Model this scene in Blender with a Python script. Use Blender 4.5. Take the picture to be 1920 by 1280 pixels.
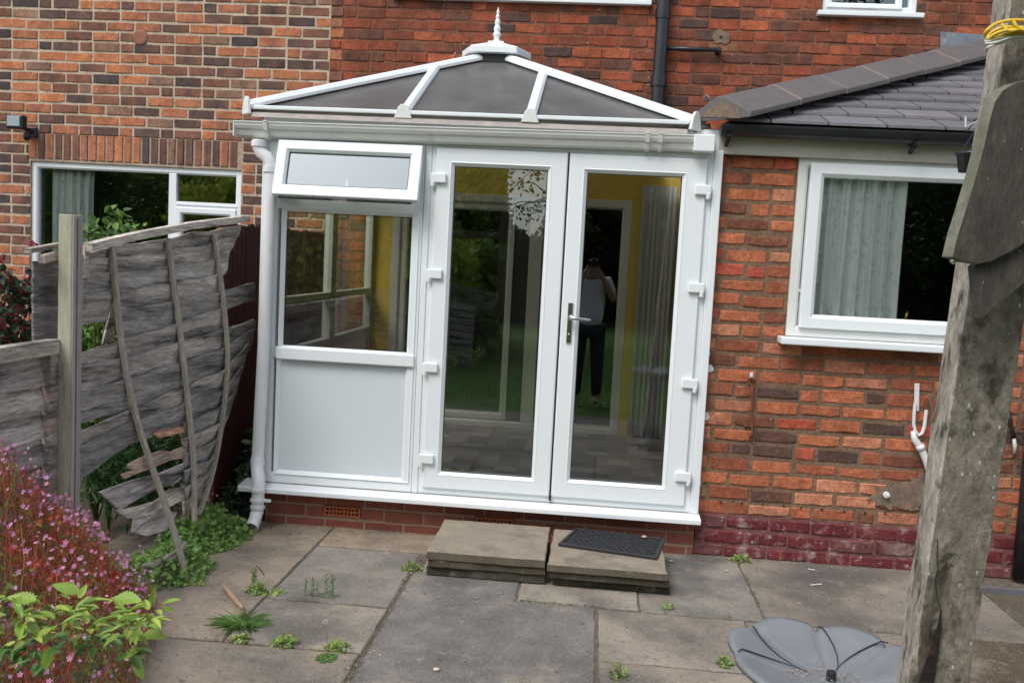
import bpy, math, random
from mathutils import Vector, Matrix, noise
random.seed(7)
R=math.radians
scene=bpy.context.scene
for o in list(bpy.data.objects): bpy.data.objects.remove(o)
C=scene.collection
# ------------------------------------------------------------ camera (fitted to the photograph)
CAM=Vector((0,-5.261,1.62)); FPX=1750.0
AR=Vector((0.99493759,0.08611748,0.05179747)); AU=Vector((-0.05902449,0.08360902,0.99474903)); AF=Vector((-0.08133454,0.99277052,-0.0882688))
cd=bpy.data.cameras.new('camera'); cam=bpy.data.objects.new('camera',cd); C.objects.link(cam)
cam.matrix_world=Matrix(((AR.x,AU.x,-AF.x,CAM.x),(AR.y,AU.y,-AF.y,CAM.y),(AR.z,AU.z,-AF.z,CAM.z),(0,0,0,1)))
cd.sensor_fit='HORIZONTAL'; cd.sensor_width=36; cd.lens=36*FPX/1920; cd.clip_start=0.01; cd.clip_end=400
scene.camera=cam
scene.render.resolution_x=1024; scene.render.resolution_y=682
# ------------------------------------------------------------ light: bright overcast day
EXPOSURE=0.98; SKY=0.12; SUN=0.9
SE,SR=R(52),R(215)
w=bpy.data.worlds.new('World'); scene.world=w; w.use_nodes=True
nt=w.node_tree; nt.nodes.clear()
wo=nt.nodes.new('ShaderNodeOutputWorld'); bg=nt.nodes.new('ShaderNodeBackground'); sk=nt.nodes.new('ShaderNodeTexSky')
sk.sky_type='NISHITA'; sk.sun_disc=False; sk.sun_elevation=SE; sk.sun_rotation=SR; sk.dust_density=2.0; sk.air_density=1.0
hs=nt.nodes.new('ShaderNodeHueSaturation'); hs.inputs['Saturation'].default_value=0.42
nt.links.new(sk.outputs[0],hs.inputs['Color']); nt.links.new(hs.outputs[0],bg.inputs[0]); bg.inputs[1].default_value=SKY
nt.links.new(bg.outputs[0],wo.inputs[0])
sl=bpy.data.lights.new('sun','SUN'); sun=bpy.data.objects.new('sun',sl); C.objects.link(sun)
sl.energy=SUN; sl.angle=R(25); sl.color=(1,0.985,0.96)
sd=Vector((math.cos(SE)*math.sin(SR),math.cos(SE)*math.cos(SR),math.sin(SE)))
sun.rotation_euler=sd.to_track_quat('Z','Y').to_euler()
scene.view_settings.view_transform='Standard'; scene.view_settings.look='None'; scene.view_settings.exposure=EXPOSURE; scene.view_settings.gamma=1
scene.cycles.max_bounces=8; scene.cycles.transparent_max_bounces=24

# ------------------------------------------------------------ helpers
def at(px,py,ax,val):
    d=AF+AR*((px-960)/FPX)-AU*((py-640)/FPX)
    t=(val-CAM[ax])/d[ax]; return CAM+d*t
def AY(px,py,Y): return at(px,py,1,Y)
def AX(px,py,X): return at(px,py,0,X)
def AZ(px,py,Z): return at(px,py,2,Z)
rnd=random.random
def U(a,b): return a+(b-a)*rnd()
def lerp(a,b,t): return a+(b-a)*t
def mix3(a,b,t): return tuple(a[i]+(b[i]-a[i])*t for i in range(3))

class MB:
    def __init__(s): s.v=[]; s.f=[]; s.c=[]; s.m=[]; s.hascol=False
    def face(s,pts,col=None,mi=0,cols=None):
        n=len(s.v); s.v+= [tuple(p) for p in pts]; s.f.append(tuple(range(n,n+len(pts))))
        if cols: s.c.append(cols); s.hascol=True
        else:
            s.c.append([col or (1,1,1)]*len(pts))
            if col: s.hascol=True
        s.m.append(mi)
    def idx(s,verts,faces,col=None,mi=0):
        n=len(s.v); s.v+=[tuple(p) for p in verts]
        for f in faces:
            s.f.append(tuple(n+i for i in f)); s.c.append([col or (1,1,1)]*len(f)); s.m.append(mi)
        if col: s.hascol=True
    def box(s,x0,x1,y0,y1,z0,z1,col=None,mi=0,M=None):
        V=[Vector(p) for p in ((x0,y0,z0),(x1,y0,z0),(x1,y1,z0),(x0,y1,z0),(x0,y0,z1),(x1,y0,z1),(x1,y1,z1),(x0,y1,z1))]
        if M: V=[M@p for p in V]
        s.idx(V,[(0,3,2,1),(4,5,6,7),(0,1,5,4),(1,2,6,5),(2,3,7,6),(3,0,4,7)],col,mi)
    def bar(s,a,b,wd,ht,up=Vector((0,0,1)),col=None,mi=0):
        a=Vector(a);b=Vector(b);d=(b-a).normalized();sx=d.cross(up).normalized();uz=sx.cross(d)
        V=[]
        for p in (a,b):
            for i,j in ((-1,-1),(1,-1),(1,1),(-1,1)): V.append(p+sx*i*wd/2+uz*j*ht/2)
        s.idx(V,[(0,3,2,1),(4,5,6,7),(0,1,5,4),(1,2,6,5),(2,3,7,6),(3,0,4,7)],col,mi)
    def tube(s,pts,r,seg=12,col=None,mi=0,caps=True):
        pts=[Vector(p) for p in pts]; n=len(pts)
        rr=r if isinstance(r,(list,tuple)) else [r]*n
        t0=(pts[1]-pts[0]).normalized(); ref=Vector((0,0,1)) if abs(t0.z)<.9 else Vector((1,0,0))
        nx=t0.cross(ref).normalized(); V=[]
        for i,p in enumerate(pts):
            t=(pts[min(i+1,n-1)]-pts[max(i-1,0)]).normalized()
            nx=(nx-t*nx.dot(t)).normalized(); ny=t.cross(nx)
            for k in range(seg):
                a=2*math.pi*k/seg; V.append(p+nx*math.cos(a)*rr[i]+ny*math.sin(a)*rr[i])
        F=[]
        for i in range(n-1):
            for k in range(seg):
                F.append((i*seg+k,i*seg+(k+1)%seg,(i+1)*seg+(k+1)%seg,(i+1)*seg+k))
        if caps: F.append(tuple(range(seg-1,-1,-1))); F.append(tuple((n-1)*seg+k for k in range(seg)))
        s.idx(V,F,col,mi)
    def lathe(s,prof,c,seg=24,axis='z',col=None,mi=0):
        c=Vector(c);V=[];F=[];n=len(prof)
        for r,h in prof:
            for k in range(seg):
                a=2*math.pi*k/seg; x,y=r*math.cos(a),r*math.sin(a)
                V.append(c+(Vector((x,y,h)) if axis=='z' else Vector((x,h,y)) if axis=='y' else Vector((h,x,y))))
        for i in range(n-1):
            for k in range(seg): F.append((i*seg+k,i*seg+(k+1)%seg,(i+1)*seg+(k+1)%seg,(i+1)*seg+k))
        F.append(tuple(range(seg-1,-1,-1)));F.append(tuple((n-1)*seg+k for k in range(seg)))
        s.idx(V,F,col,mi)
    def ring(s,x0,x1,z0,z1,prof,col=None):
        # mitred rectangular frame in an XZ plane; prof = [(inset,y),...] closed loop
        V=[];F=[];n=len(prof)
        for cx,cz,sx,sz in ((x0,z0,1,1),(x1,z0,-1,1),(x1,z1,-1,-1),(x0,z1,1,-1)):
            for ins,y in prof: V.append(Vector((cx+sx*ins,y,cz+sz*ins)))
        for k in range(4):
            for i in range(n):
                a=k*n+i;b=k*n+(i+1)%n;k2=(k+1)%4
                F.append((a,k2*n+i,k2*n+(i+1)%n,b))
        s.idx(V,F,col)
    def prism(s,poly,d,col=None,mi=0,smi=None):
        # poly: 3D coplanar pts, extruded by vector d
        d=Vector(d); a=[Vector(p) for p in poly]; n=len(a)
        V=a+[p+d for p in a]
        F=[tuple(range(n)),tuple(range(2*n-1,n-1,-1))]+[(i,(i+1)%n+0,(i+1)%n+n,i+n) for i in range(n)]
        s.idx(V,[f if k<2 else (f[0],f[3],f[2],f[1]) for k,f in enumerate(F)],col,mi)
        if smi is not None:
            for q in range(len(s.m)-n,len(s.m)): s.m[q]=smi
    def build(s,name,mats,parent=None,bevel=0,smooth=False,seg=2,fixn=True):
        if name=='glass':
            F=max(s.f,key=lambda f:((Vector(s.v[f[1]])-Vector(s.v[f[0]])).cross(Vector(s.v[f[2]])-Vector(s.v[f[1]])).length,-s.v[f[0]][1]))
            s.v=[s.v[i] for i in F]; s.f=[tuple(range(len(F)))]; s.c=[[(1,1,1)]*len(F)]; s.m=[0]
        me=bpy.data.meshes.new(name); me.from_pydata(s.v,[],s.f)
        if not isinstance(mats,(list,tuple)): mats=[mats]
        for m in mats: me.materials.append(m)
        if len(mats)>1: me.polygons.foreach_set('material_index',s.m)
        if s.hascol:
            ca=me.color_attributes.new('bc','FLOAT_COLOR','CORNER'); L=[]
            for c in s.c:
                for q in c: L+= [q[0],q[1],q[2],1.0]
            ca.data.foreach_set('color',L)
        if fixn:
            import bmesh
            bm=bmesh.new(); bm.from_mesh(me); bmesh.ops.recalc_face_normals(bm,faces=bm.faces); bm.to_mesh(me); bm.free()
        if smooth: me.shade_smooth()
        me.update()
        o=bpy.data.objects.new(name,me); C.objects.link(o)
        if parent:
            o.parent=parent; o.matrix_parent_inverse=parent.matrix_basis.inverted()
        if bevel:
            b=o.modifiers.new('bevel','BEVEL'); b.width=bevel; b.segments=seg; b.limit_method='ANGLE'; b.angle_limit=R(35)
            if not smooth: b.harden_normals=False
        return o
def tag(o,label=None,cat=None,group=None,kind=None):
    if label: o['label']=label
    if cat: o['category']=cat
    if group: o['group']=group
    if kind: o['kind']=kind
    return o
def thing(name,loc,label,cat,group=None):
    o=bpy.data.objects.new(name,None); C.objects.link(o); o.location=loc; o.empty_display_size=.1
    return tag(o,label,cat,group)

# ------------------------------------------------------------ materials
def mat(name,col=(.5,.5,.5),rough=.6,attr=False,n=None,bump=None,spec=.5,metal=0,coat=0,transl=0,stain=None,speck=None,scale=None,rvar=0):
    """n=(scale,amount[,detail]) colour variation; bump=(scale,strength); stain=(scale,col,lo,hi); speck=(scale,col,thresh)"""
    m=bpy.data.materials.new(name); m.use_nodes=True; t=m.node_tree; N=t.nodes; L=t.links
    b=N['Principled BSDF']; b.inputs['Roughness'].default_value=rough; b.inputs['Metallic'].default_value=metal
    b.inputs['Specular IOR Level'].default_value=spec; b.inputs['Coat Weight'].default_value=coat
    tc=N.new('ShaderNodeTexCoord'); geo=N.new('ShaderNodeNewGeometry'); co=geo.outputs['Position']
    if scale:
        mp=N.new('ShaderNodeMapping'); mp.inputs['Scale'].default_value=scale; L.new(co,mp.inputs[0]); co=mp.outputs[0]
    def noi(sc,det=6,rg=.6):
        x=N.new('ShaderNodeTexNoise'); x.inputs['Scale'].default_value=sc; x.inputs['Detail'].default_value=det; x.inputs['Roughness'].default_value=rg
        L.new(co,x.inputs['Vector']); return x
    def ramp(src,lo,hi):
        x=N.new('ShaderNodeMapRange'); x.inputs['From Min'].default_value=lo; x.inputs['From Max'].default_value=hi; x.clamp=True
        L.new(src,x.inputs['Value']); return x.outputs[0]
    def mx(f,a,c2,mode='MIX'):
        x=N.new('ShaderNodeMix'); x.data_type='RGBA'; x.blend_type=mode
        if isinstance(f,(int,float)): x.inputs[0].default_value=f
        else: L.new(f,x.inputs[0])
        for k,q in ((6,a),(7,c2)):
            if isinstance(q,tuple): x.inputs[k].default_value=(q+(1,))[:4]
            else: L.new(q,x.inputs[k])
        return x.outputs[2]
    if attr:
        a=N.new('ShaderNodeAttribute'); a.attribute_name='bc'; c=a.outputs['Color']
        if col!=(.5,.5,.5): c=mx(1.0,c,col,'MULTIPLY')
    else:
        rgb=N.new('ShaderNodeRGB'); rgb.outputs[0].default_value=col+(1,); c=rgb.outputs[0]
    if n:
        for q in (n if isinstance(n,list) else [n]):
            v=ramp(noi(q[0]).outputs['Fac'],.28,.72)
            x=N.new('ShaderNodeMapRange'); x.inputs['To Min'].default_value=1-q[1]; x.inputs['To Max'].default_value=1+q[1]; L.new(v,x.inputs['Value'])
            cc=N.new('ShaderNodeCombineColor'); [L.new(x.outputs[0],cc.inputs[i]) for i in range(3)]
            c=mx(1.0,c,cc.outputs[0],'MULTIPLY')
    if stain:
        for q in (stain if isinstance(stain,list) else [stain]):
            c=mx(ramp(noi(q[0],8,.65).outputs['Fac'],q[2],q[3]),c,q[1])
    if speck:
        for q in (speck if isinstance(speck,list) else [speck]):
            vv=N.new('ShaderNodeTexVoronoi'); vv.inputs['Scale'].default_value=q[0]; L.new(co,vv.inputs['Vector'])
            f=ramp(vv.outputs['Distance'],q[2],q[2]*.6)
            gt=N.new('ShaderNodeMath'); gt.operation='MULTIPLY'; L.new(f,gt.inputs[0])
            s2=N.new('ShaderNodeSeparateColor'); L.new(vv.outputs['Color'],s2.inputs[0])
            g2=N.new('ShaderNodeMath'); g2.operation='GREATER_THAN'; g2.inputs[1].default_value=q[3] if len(q)>3 else .5; L.new(s2.outputs[0],g2.inputs[0]); L.new(g2.outputs[0],gt.inputs[1])
            c=mx(gt.outputs[0],c,q[1])
    L.new(c,b.inputs['Base Color'])
    if rvar:
        x=N.new('ShaderNodeMapRange'); x.inputs['From Min'].default_value=.3; x.inputs['From Max'].default_value=.7
        x.inputs['To Min'].default_value=max(0,rough-rvar); x.inputs['To Max'].default_value=min(1,rough+rvar); L.new(noi(7).outputs['Fac'],x.inputs['Value']); L.new(x.outputs[0],b.inputs['Roughness'])
    if bump:
        prev=None
        for q in (bump if isinstance(bump,list) else [bump]):
            bp=N.new('ShaderNodeBump'); bp.inputs['Strength'].default_value=q[1]; bp.inputs['Distance'].default_value=q[2] if len(q)>2 else .01
            L.new(noi(q[0],8,.7).outputs['Fac'],bp.inputs['Height'])
            if prev: L.new(prev,bp.inputs['Normal'])
            prev=bp.outputs[0]
        L.new(prev,b.inputs['Normal'])
    if transl:
        tr=N.new('ShaderNodeBsdfTranslucent'); L.new(c,tr.inputs[0]); ms=N.new('ShaderNodeMixShader'); ms.inputs[0].default_value=transl
        L.new(b.outputs[0],ms.inputs[1]); L.new(tr.outputs[0],ms.inputs[2]); L.new(ms.outputs[0],N['Material Output'].inputs[0])
    return m
M={}
M['brick_old']=mat('brick_old',attr=True,rough=.9,spec=.2,n=[(45,.3),(9,.25),(1.3,.16)],bump=[(60,.8,.008),(220,.5,.003)],stain=[(16,(.075,.052,.045),.57,.74),(28,(.30,.17,.11),.64,.76)],speck=[(14,(.62,.58,.54),.10,.90),(33,(.05,.04,.035),.13,.85)])
M['brick_left']=mat('brick_left',attr=True,rough=.9,spec=.2,n=[(45,.28),(14,.2)],bump=[(60,.7,.006),(220,.5,.003)],stain=[(20,(.10,.068,.06),.58,.76),(34,(.42,.26,.18),.66,.8)])
M['brick_ext']=mat('brick_ext',attr=True,rough=.88,spec=.25,n=[(50,.3),(12,.22),(1.3,.15)],bump=[(40,1,.011),(180,.6,.003)],stain=[(15,(.12,.08,.06),.60,.78),(30,(.5,.27,.16),.62,.78)],speck=[(22,(.6,.55,.5),.08,.92),(60,(.09,.05,.035),.18,.8)])
M['brick_paint']=mat('painted_brick',attr=True,rough=.6,n=[(50,.2),(12,.2)],bump=[(40,1,.009),(180,.5,.002)],stain=[(9,(.33,.22,.20),.55,.66),(16,(.28,.10,.06),.60,.68),(30,(.46,.38,.36),.60,.70),(5,(.06,.022,.022),.6,.8)],speck=(50,(.5,.44,.42),.12,.82))
M['brick_new']=mat('brick_new',attr=True,rough=.7,n=[(30,.12)],bump=[(80,.35,.003)])
M['upvc']=mat('upvc',(.79,.83,.845),.38,n=[(2,.012)],stain=[(3,(.62,.63,.60),.70,1.1)],speck=(7,(.40,.38,.34),.025,.95))
M['upvc_grey']=mat('upvc_dirty',(.72,.73,.70),.4,n=[(6,.06)],stain=[(9,(.42,.38,.32),.58,.85)])
M['fascia']=mat('fascia_paint',(.47,.44,.385),.5,n=[(8,.1)],stain=[(6,(.3,.26,.2),.55,.85)])
M['gasket']=mat('black_gasket',(.02,.02,.022),.5)
M['black']=mat('black_plastic',(.018,.02,.024),.33,n=[(8,.3)],stain=[(20,(.09,.09,.09),.62,.8)])
M['chrome']=mat('chrome',(.62,.62,.60),.16,metal=1)
M['lead']=mat('lead',(.16,.19,.22),.5,n=[(14,.3)],bump=[(20,.4,.01)],stain=[(9,(.34,.37,.40),.5,.75)])
M['ridge']=mat('ridge_tile',(.118,.106,.104),.62,n=[(14,.13),(120,.08)],bump=[(150,.25,.002)],stain=[(10,(.2,.18,.16),.62,.85)])
M['slate']=mat('roof_tile',(1.28,1.28,1.27),attr=True,rough=.55,n=[(25,.1),(8,.12)],bump=[(120,.2,.002)],stain=[(12,(.17,.16,.165),.6,.85)])
M['mortar']=mat('pink_mortar',(.30,.20,.155),.9,bump=[(80,.5,.004)])
M['terracotta']=mat('terracotta',(.42,.12,.055),.8,n=[(60,.15)])
M['pave']=mat('concrete_paving',(1.26,1.225,1.18),attr=True,rough=.92,spec=.25,n=[(1.6,.25),(7,.2),(60,.2)],bump=[(90,.6,.004),(300,.5,.0015)],
   stain=[(2.1,(.115,.103,.092),.48,.72),(3.3,(.33,.27,.20),.54,.76),(1.1,(.115,.105,.097),.50,.68),(14,(.30,.28,.25),.60,.74),(20,(.10,.095,.088),.58,.72),(30,(.08,.07,.06),.62,.75),(8,(.24,.215,.18),.58,.75)],speck=[(110,(.40,.38,.35),.26,.66),(70,(.045,.04,.035),.18,.75),(38,(.5,.47,.42),.10,.9)])
M['stepslab']=mat('step_slab',(1.02,.98,.9),attr=True,rough=.9,n=[(6,.18),(50,.15)],bump=[(70,.5,.004),(260,.4,.0015)],stain=[(5,(.13,.105,.08),.5,.75),(9,(.34,.29,.22),.6,.8)],speck=[(120,(.4,.37,.32),.2,.75)])
M['soil']=mat('soil',(.055,.042,.03),1,n=[(20,.4)],bump=[(25,1,.03)],stain=[(6,(.05,.07,.02),.55,.7)])
M['postcon']=mat('post_concrete',attr=True,scale=(1.3,1.3,.75),rough=.95,n=[(10,.3),(70,.35)],bump=[(40,.8,.012),(120,.9,.007),(300,.6,.003)],
   stain=[(22,(.065,.055,.042),.50,.66),(9,(.12,.105,.05),.62,.80),(60,(.42,.40,.35),.62,.72)],speck=[(60,(.6,.6,.56),.20,.82),(190,(.05,.045,.04),.2,.75),(28,(.5,.5,.46),.12,.9)])
M['plank_edge']=mat('board_edge_lit',(.19,.185,.145),.9,n=[(40,.4)],bump=[(60,.8,.005)],stain=[(20,(.12,.13,.07),.5,.7)])  # paler edge colour holds the light that catches the board's side
M['plank']=mat('weathered_board',(.066,.055,.046),.85,n=[(6,.35),(30,.35)],scale=(7,7,2.2),bump=[(14,.8,.006),(60,.7,.002)],stain=[(2,(.05,.06,.018),.58,.8),(7,(.20,.19,.17),.62,.78)],speck=[(22,(.42,.43,.40),.14,.87)])
M['wood']=mat('grey_timber',(1.12,1.08,1.04),attr=True,rough=.85,spec=.2,n=[(1.5,.35),(5,.3),(14,.35)],bump=[(6,.8,.010),(20,.8,.004)],scale=(4,1.1,11),stain=[(2.2,(.30,.21,.15),.62,.85),(1.6,(.08,.075,.076),.50,.66),(9,(.10,.09,.085),.58,.70),(4,(.50,.49,.47),.58,.74)],speck=(5,(.06,.05,.05),.09,.88))
M['batten']=mat('batten_timber',attr=True,rough=.85,spec=.2,n=[(9,.25),(30,.3)],bump=[(25,.5,.003)],scale=(5,5,.8),stain=[(4,(.22,.16,.12),.58,.8)])
M['blind']=mat('grey_blind',(.27,.27,.23),.8)
M['postwood']=mat('post_timber',attr=True,rough=.85,spec=.2,n=[(14,.2),(60,.22)],bump=[(40,.6,.004)],scale=(8,8,.7),stain=[(5,(.13,.14,.07),.58,.8)])
M['maroon']=mat('maroon_boards',(.075,.012,.014),.75,n=[(20,.35)],bump=[(60,.4,.004)])
M['yellow']=mat('yellow_wall',(.46,.33,.05),.8,n=[(4,.05)],bump=[(60,.1,.002)])
M['lightwall']=mat('interior_plaster',(.5,.47,.40),.8)
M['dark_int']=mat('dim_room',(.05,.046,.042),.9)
M['vinyl']=mat('floor_tile',attr=True,rough=.45,n=[(20,.2)])
M['curtain']=mat('curtain_cloth',(.74,.78,.74),.8,n=[(30,.12)],transl=.25,stain=[(30,(.35,.42,.40),.58,.66)])
M['lace']=mat('lace_cloth',(.88,.92,.90),.8,transl=.1,stain=[(26,(.66,.71,.70),.55,.62)],speck=(45,(.9,.93,.92),.3,.7))
M['leaf']=mat('leaf',attr=True,rough=.5,n=[(30,.18)],transl=.3,bump=[(150,.3,.002)])
M['petal']=mat('petal',attr=True,rough=.6,transl=.3)
M['stem']=mat('stem',attr=True,rough=.6)
M['greyresin']=mat('grey_resin',(.19,.205,.215),.55,n=[(8,.15)],bump=[(60,.2,.003)],stain=[(5,(.30,.32,.33),.55,.8),(11,(.12,.11,.10),.62,.78)])
M['rubber']=mat('rubber',(.022,.024,.027),.6,n=[(30,.3)])
M['rust']=mat('rusty_iron',(.17,.06,.03),.8,n=[(60,.5)],bump=[(100,.5,.003)])
M['iron']=mat('old_iron',(.10,.095,.09),.6,n=[(50,.4)],stain=[(20,(.2,.2,.18),.5,.7)])
M['whitepipe']=mat('white_pipe',(.72,.73,.74),.35,n=[(8,.04)],stain=[(8,(.45,.42,.38),.62,.85)])
M['yrope']=mat('yellow_rope',(.75,.50,.04),.5)
M['wrope']=mat('white_rope',(.62,.6,.55),.7,n=[(80,.15)])
M["cement"]=mat("cement_patch",(.20,.145,.105),.95,n=[(15,.35),(50,.2)],stain=[(18,(.36,.18,.10),.60,.70)],bump=[(50,.8,.008)])
M['brass']=mat('brass',(.6,.42,.12),.25,metal=1)
M['lawn']=mat('lawn_soil',(.10,.19,.035),1,n=[(3,.3),(50,.4)],bump=[(40,.8,.03)])
M['bark']=mat('bark',(.09,.07,.05),.95,n=[(10,.3)],bump=[(20,.9,.03)],scale=(3,3,.8))
M['brokenwood']=mat('broken_wood',(.38,.25,.17),.85,n=[(30,.3)],bump=[(60,.6,.004)])
M['skin']=mat('skin',(.42,.25,.17),.55); M['shirt']=mat('grey_tshirt',(.80,.80,.83),.85); M['trouser']=mat('dark_trousers',(.03,.03,.035),.85)
M['lampshade']=mat('lamp_shade',(.75,.5,.08),.6,transl=.3)
def glass_mat(name,refl=.12,tint=(.92,.95,.93),rough=0.0):
    m=bpy.data.materials.new(name); m.use_nodes=True; t=m.node_tree; N=t.nodes; L=t.links; N.clear()
    o=N.new('ShaderNodeOutputMaterial'); tr=N.new('ShaderNodeBsdfTransparent'); tr.inputs[0].default_value=tint+(1,)
    g=N.new('ShaderNodeBsdfGlossy'); g.inputs['Roughness'].default_value=rough; g.inputs[0].default_value=(.87,.97,1,1)
    lw=N.new('ShaderNodeLayerWeight'); lw.inputs[0].default_value=.28
    mr=N.new('ShaderNodeMapRange'); mr.inputs['To Min'].default_value=refl; mr.inputs['To Max'].default_value=.9; L.new(lw.outputs['Fresnel'],mr.inputs['Value'])
    nz=N.new('ShaderNodeTexNoise'); nz.inputs['Scale'].default_value=1.4; ge=N.new('ShaderNodeNewGeometry'); L.new(ge.outputs['Position'],nz.inputs['Vector'])
    bp=N.new('ShaderNodeBump'); bp.inputs['Strength'].default_value=.06; bp.inputs['Distance'].default_value=.02; L.new(nz.outputs['Fac'],bp.inputs['Height']); L.new(bp.outputs[0],g.inputs['Normal'])
    ms=N.new('ShaderNodeMixShader'); L.new(mr.outputs[0],ms.inputs[0]); L.new(tr.outputs[0],ms.inputs[1]); L.new(g.outputs[0],ms.inputs[2]); L.new(ms.outputs[0],o.inputs[0])
    return m
M['glass']=glass_mat('window_glass',.135,(.97,.99,.98))
M['glass_vent']=glass_mat('vent_glass',.27,(.7,.72,.74))
def poly_mat():
    m=bpy.data.materials.new('bronze_polycarbonate'); m.use_nodes=True; t=m.node_tree; N=t.nodes; L=t.links
    b=N['Principled BSDF']; b.inputs['Base Color'].default_value=(.055,.045,.042,1); b.inputs['Roughness'].default_value=.25
    ge=N.new('ShaderNodeNewGeometry'); mp=N.new('ShaderNodeMapping'); mp.inputs['Scale'].default_value=(1,.02,.02); L.new(ge.outputs['Position'],mp.inputs[0])
    wv=N.new('ShaderNodeTexWave'); wv.inputs['Scale'].default_value=13; wv.inputs['Distortion'].default_value=.3; L.new(mp.outputs[0],wv.inputs[0])
    bp=N.new('ShaderNodeBump'); bp.inputs['Strength'].default_value=.12; bp.inputs['Distance'].default_value=.004; L.new(wv.outputs['Fac'],bp.inputs['Height']); L.new(bp.outputs[0],b.inputs['Normal'])
    nz=N.new('ShaderNodeTexNoise'); nz.inputs['Scale'].default_value=5; nz.inputs['Detail'].default_value=6; L.new(ge.outputs['Position'],nz.inputs['Vector'])
    cr=N.new('ShaderNodeMix'); cr.data_type='RGBA'; cr.inputs[6].default_value=(.10,.098,.10,1); cr.inputs[7].default_value=(.29,.29,.29,1); L.new(nz.outputs['Fac'],cr.inputs[0]); L.new(cr.outputs[2],b.inputs['Base Color'])
    tr=N.new('ShaderNodeBsdfTransparent'); tr.inputs[0].default_value=(.80,.77,.73,1)
    ms=N.new('ShaderNodeMixShader'); ms.inputs[0].default_value=.46; L.new(b.outputs[0],ms.inputs[1]); L.new(tr.outputs[0],ms.inputs[2]); L.new(ms.outputs[0],N['Material Output'].inputs[0])
    return m
M['poly']=poly_mat()

# ------------------------------------------------------------ brick walls, brick by brick
def cells(x0,x1,z0,z1,holes):
    xs=sorted({x0,x1,*[h[0] for h in holes],*[h[1] for h in holes]}); zs=sorted({z0,z1,*[h[2] for h in holes],*[h[3] for h in holes]})
    xs=[x for x in xs if x0<=x<=x1]; zs=[z for z in zs if z0<=z<=z1]
    for i in range(len(xs)-1):
        for j in range(len(zs)-1):
            cx=(xs[i]+xs[i+1])/2; cz=(zs[j]+zs[j+1])/2
            if not any(h[0]<cx<h[1] and h[2]<cz<h[3] for h in holes): yield xs[i],xs[i+1],zs[j],zs[j+1]
def pick(pal):
    t=rnd()*sum(p[0] for p in pal)
    for p in pal:
        t-=p[0]
        if t<=0: return p
    return pal[-1]
def onebrick(mb,x0,x1,z0,z1,Y,pal,jit=.0015,bev=.005,proud=.007,rag=.0012,wob=.0):
    p=pick(pal); base=p[1]; alt=p[2] if len(p)>2 else base; br=U(.88,1.13)
    base=tuple(min(1,c*br) for c in base)
    n=5 if (x1-x0)>.12 else 3
    # kiln flashing: ends or middle shade towards the second colour
    mode=random.choice((0,0,1,2,3)); st=U(.1,.9)
    def colat(t):
        if mode==0: k=0
        elif mode==1: k=abs(t-.5)*2*st
        elif mode==2: k=(1-abs(t-.5)*2)*st
        else: k=t*st
        return mix3(base,alt,k)
    jy=U(-.0025,.0025); xm=(x0+x1)/2; wz=noise.noise(Vector((xm*1.1,z0*.35,Y)))*wob+U(-.3,.3)*wob*.5; z0+=wz; z1+=wz
    x0+=U(-jit,jit);x1+=U(-jit,jit);z0+=U(-jit,jit);z1+=U(-jit,jit)
    yf=Y-proud+jy
    tx=[x0+bev]+[lerp(x0+bev,x1-bev,i/(n-1)) for i in range(1,n-1)]+[x1-bev]
    tiltx=U(-.0015,.0015)
    T=[Vector((x,yf+tiltx*(i/(n-1)-.5)+U(0,rag*.6),z1-bev+U(-rag,rag*.6)-(rag*U(0,1.6) if i in (0,n-1) else 0))) for i,x in enumerate(tx)]
    B=[Vector((x,yf+tiltx*(i/(n-1)-.5)+U(0,rag*.6),z0+bev+U(-rag*.6,rag)+(rag*U(0,1.6) if i in (0,n-1) else 0))) for i,x in enumerate(tx)]
    KK=[(U(.84,1.14),U(.84,1.14)) for _ in range(n)]
    for i in range(n-1):
        c0=colat(i/(n-1));c1=colat((i+1)/(n-1)); k0,k1=KK[i],KK[i+1]
        mb.face([B[i],B[i+1],T[i+1],T[i]],cols=[tuple(q*k0[0] for q in c0),tuple(q*k1[0] for q in c1),tuple(q*k1[1] for q in c1),tuple(q*k0[1] for q in c0)])
    c0=colat(0);c1=colat(1)
    a=Vector((x0,Y+.004,z0));b=Vector((x1,Y+.004,z0));c=Vector((x1,Y+.004,z1));d=Vector((x0,Y+.004,z1))
    mb.face([a,b,B[-1],B[0]],cols=[c0,c1,c1,c0]);mb.face([T[0],T[-1],c,d],cols=[c0,c1,c1,c0])
    mb.face([a,B[0],T[0],d],cols=[c0]*4);mb.face([B[-1],b,c,T[-1]],cols=[c1]*4)
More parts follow.
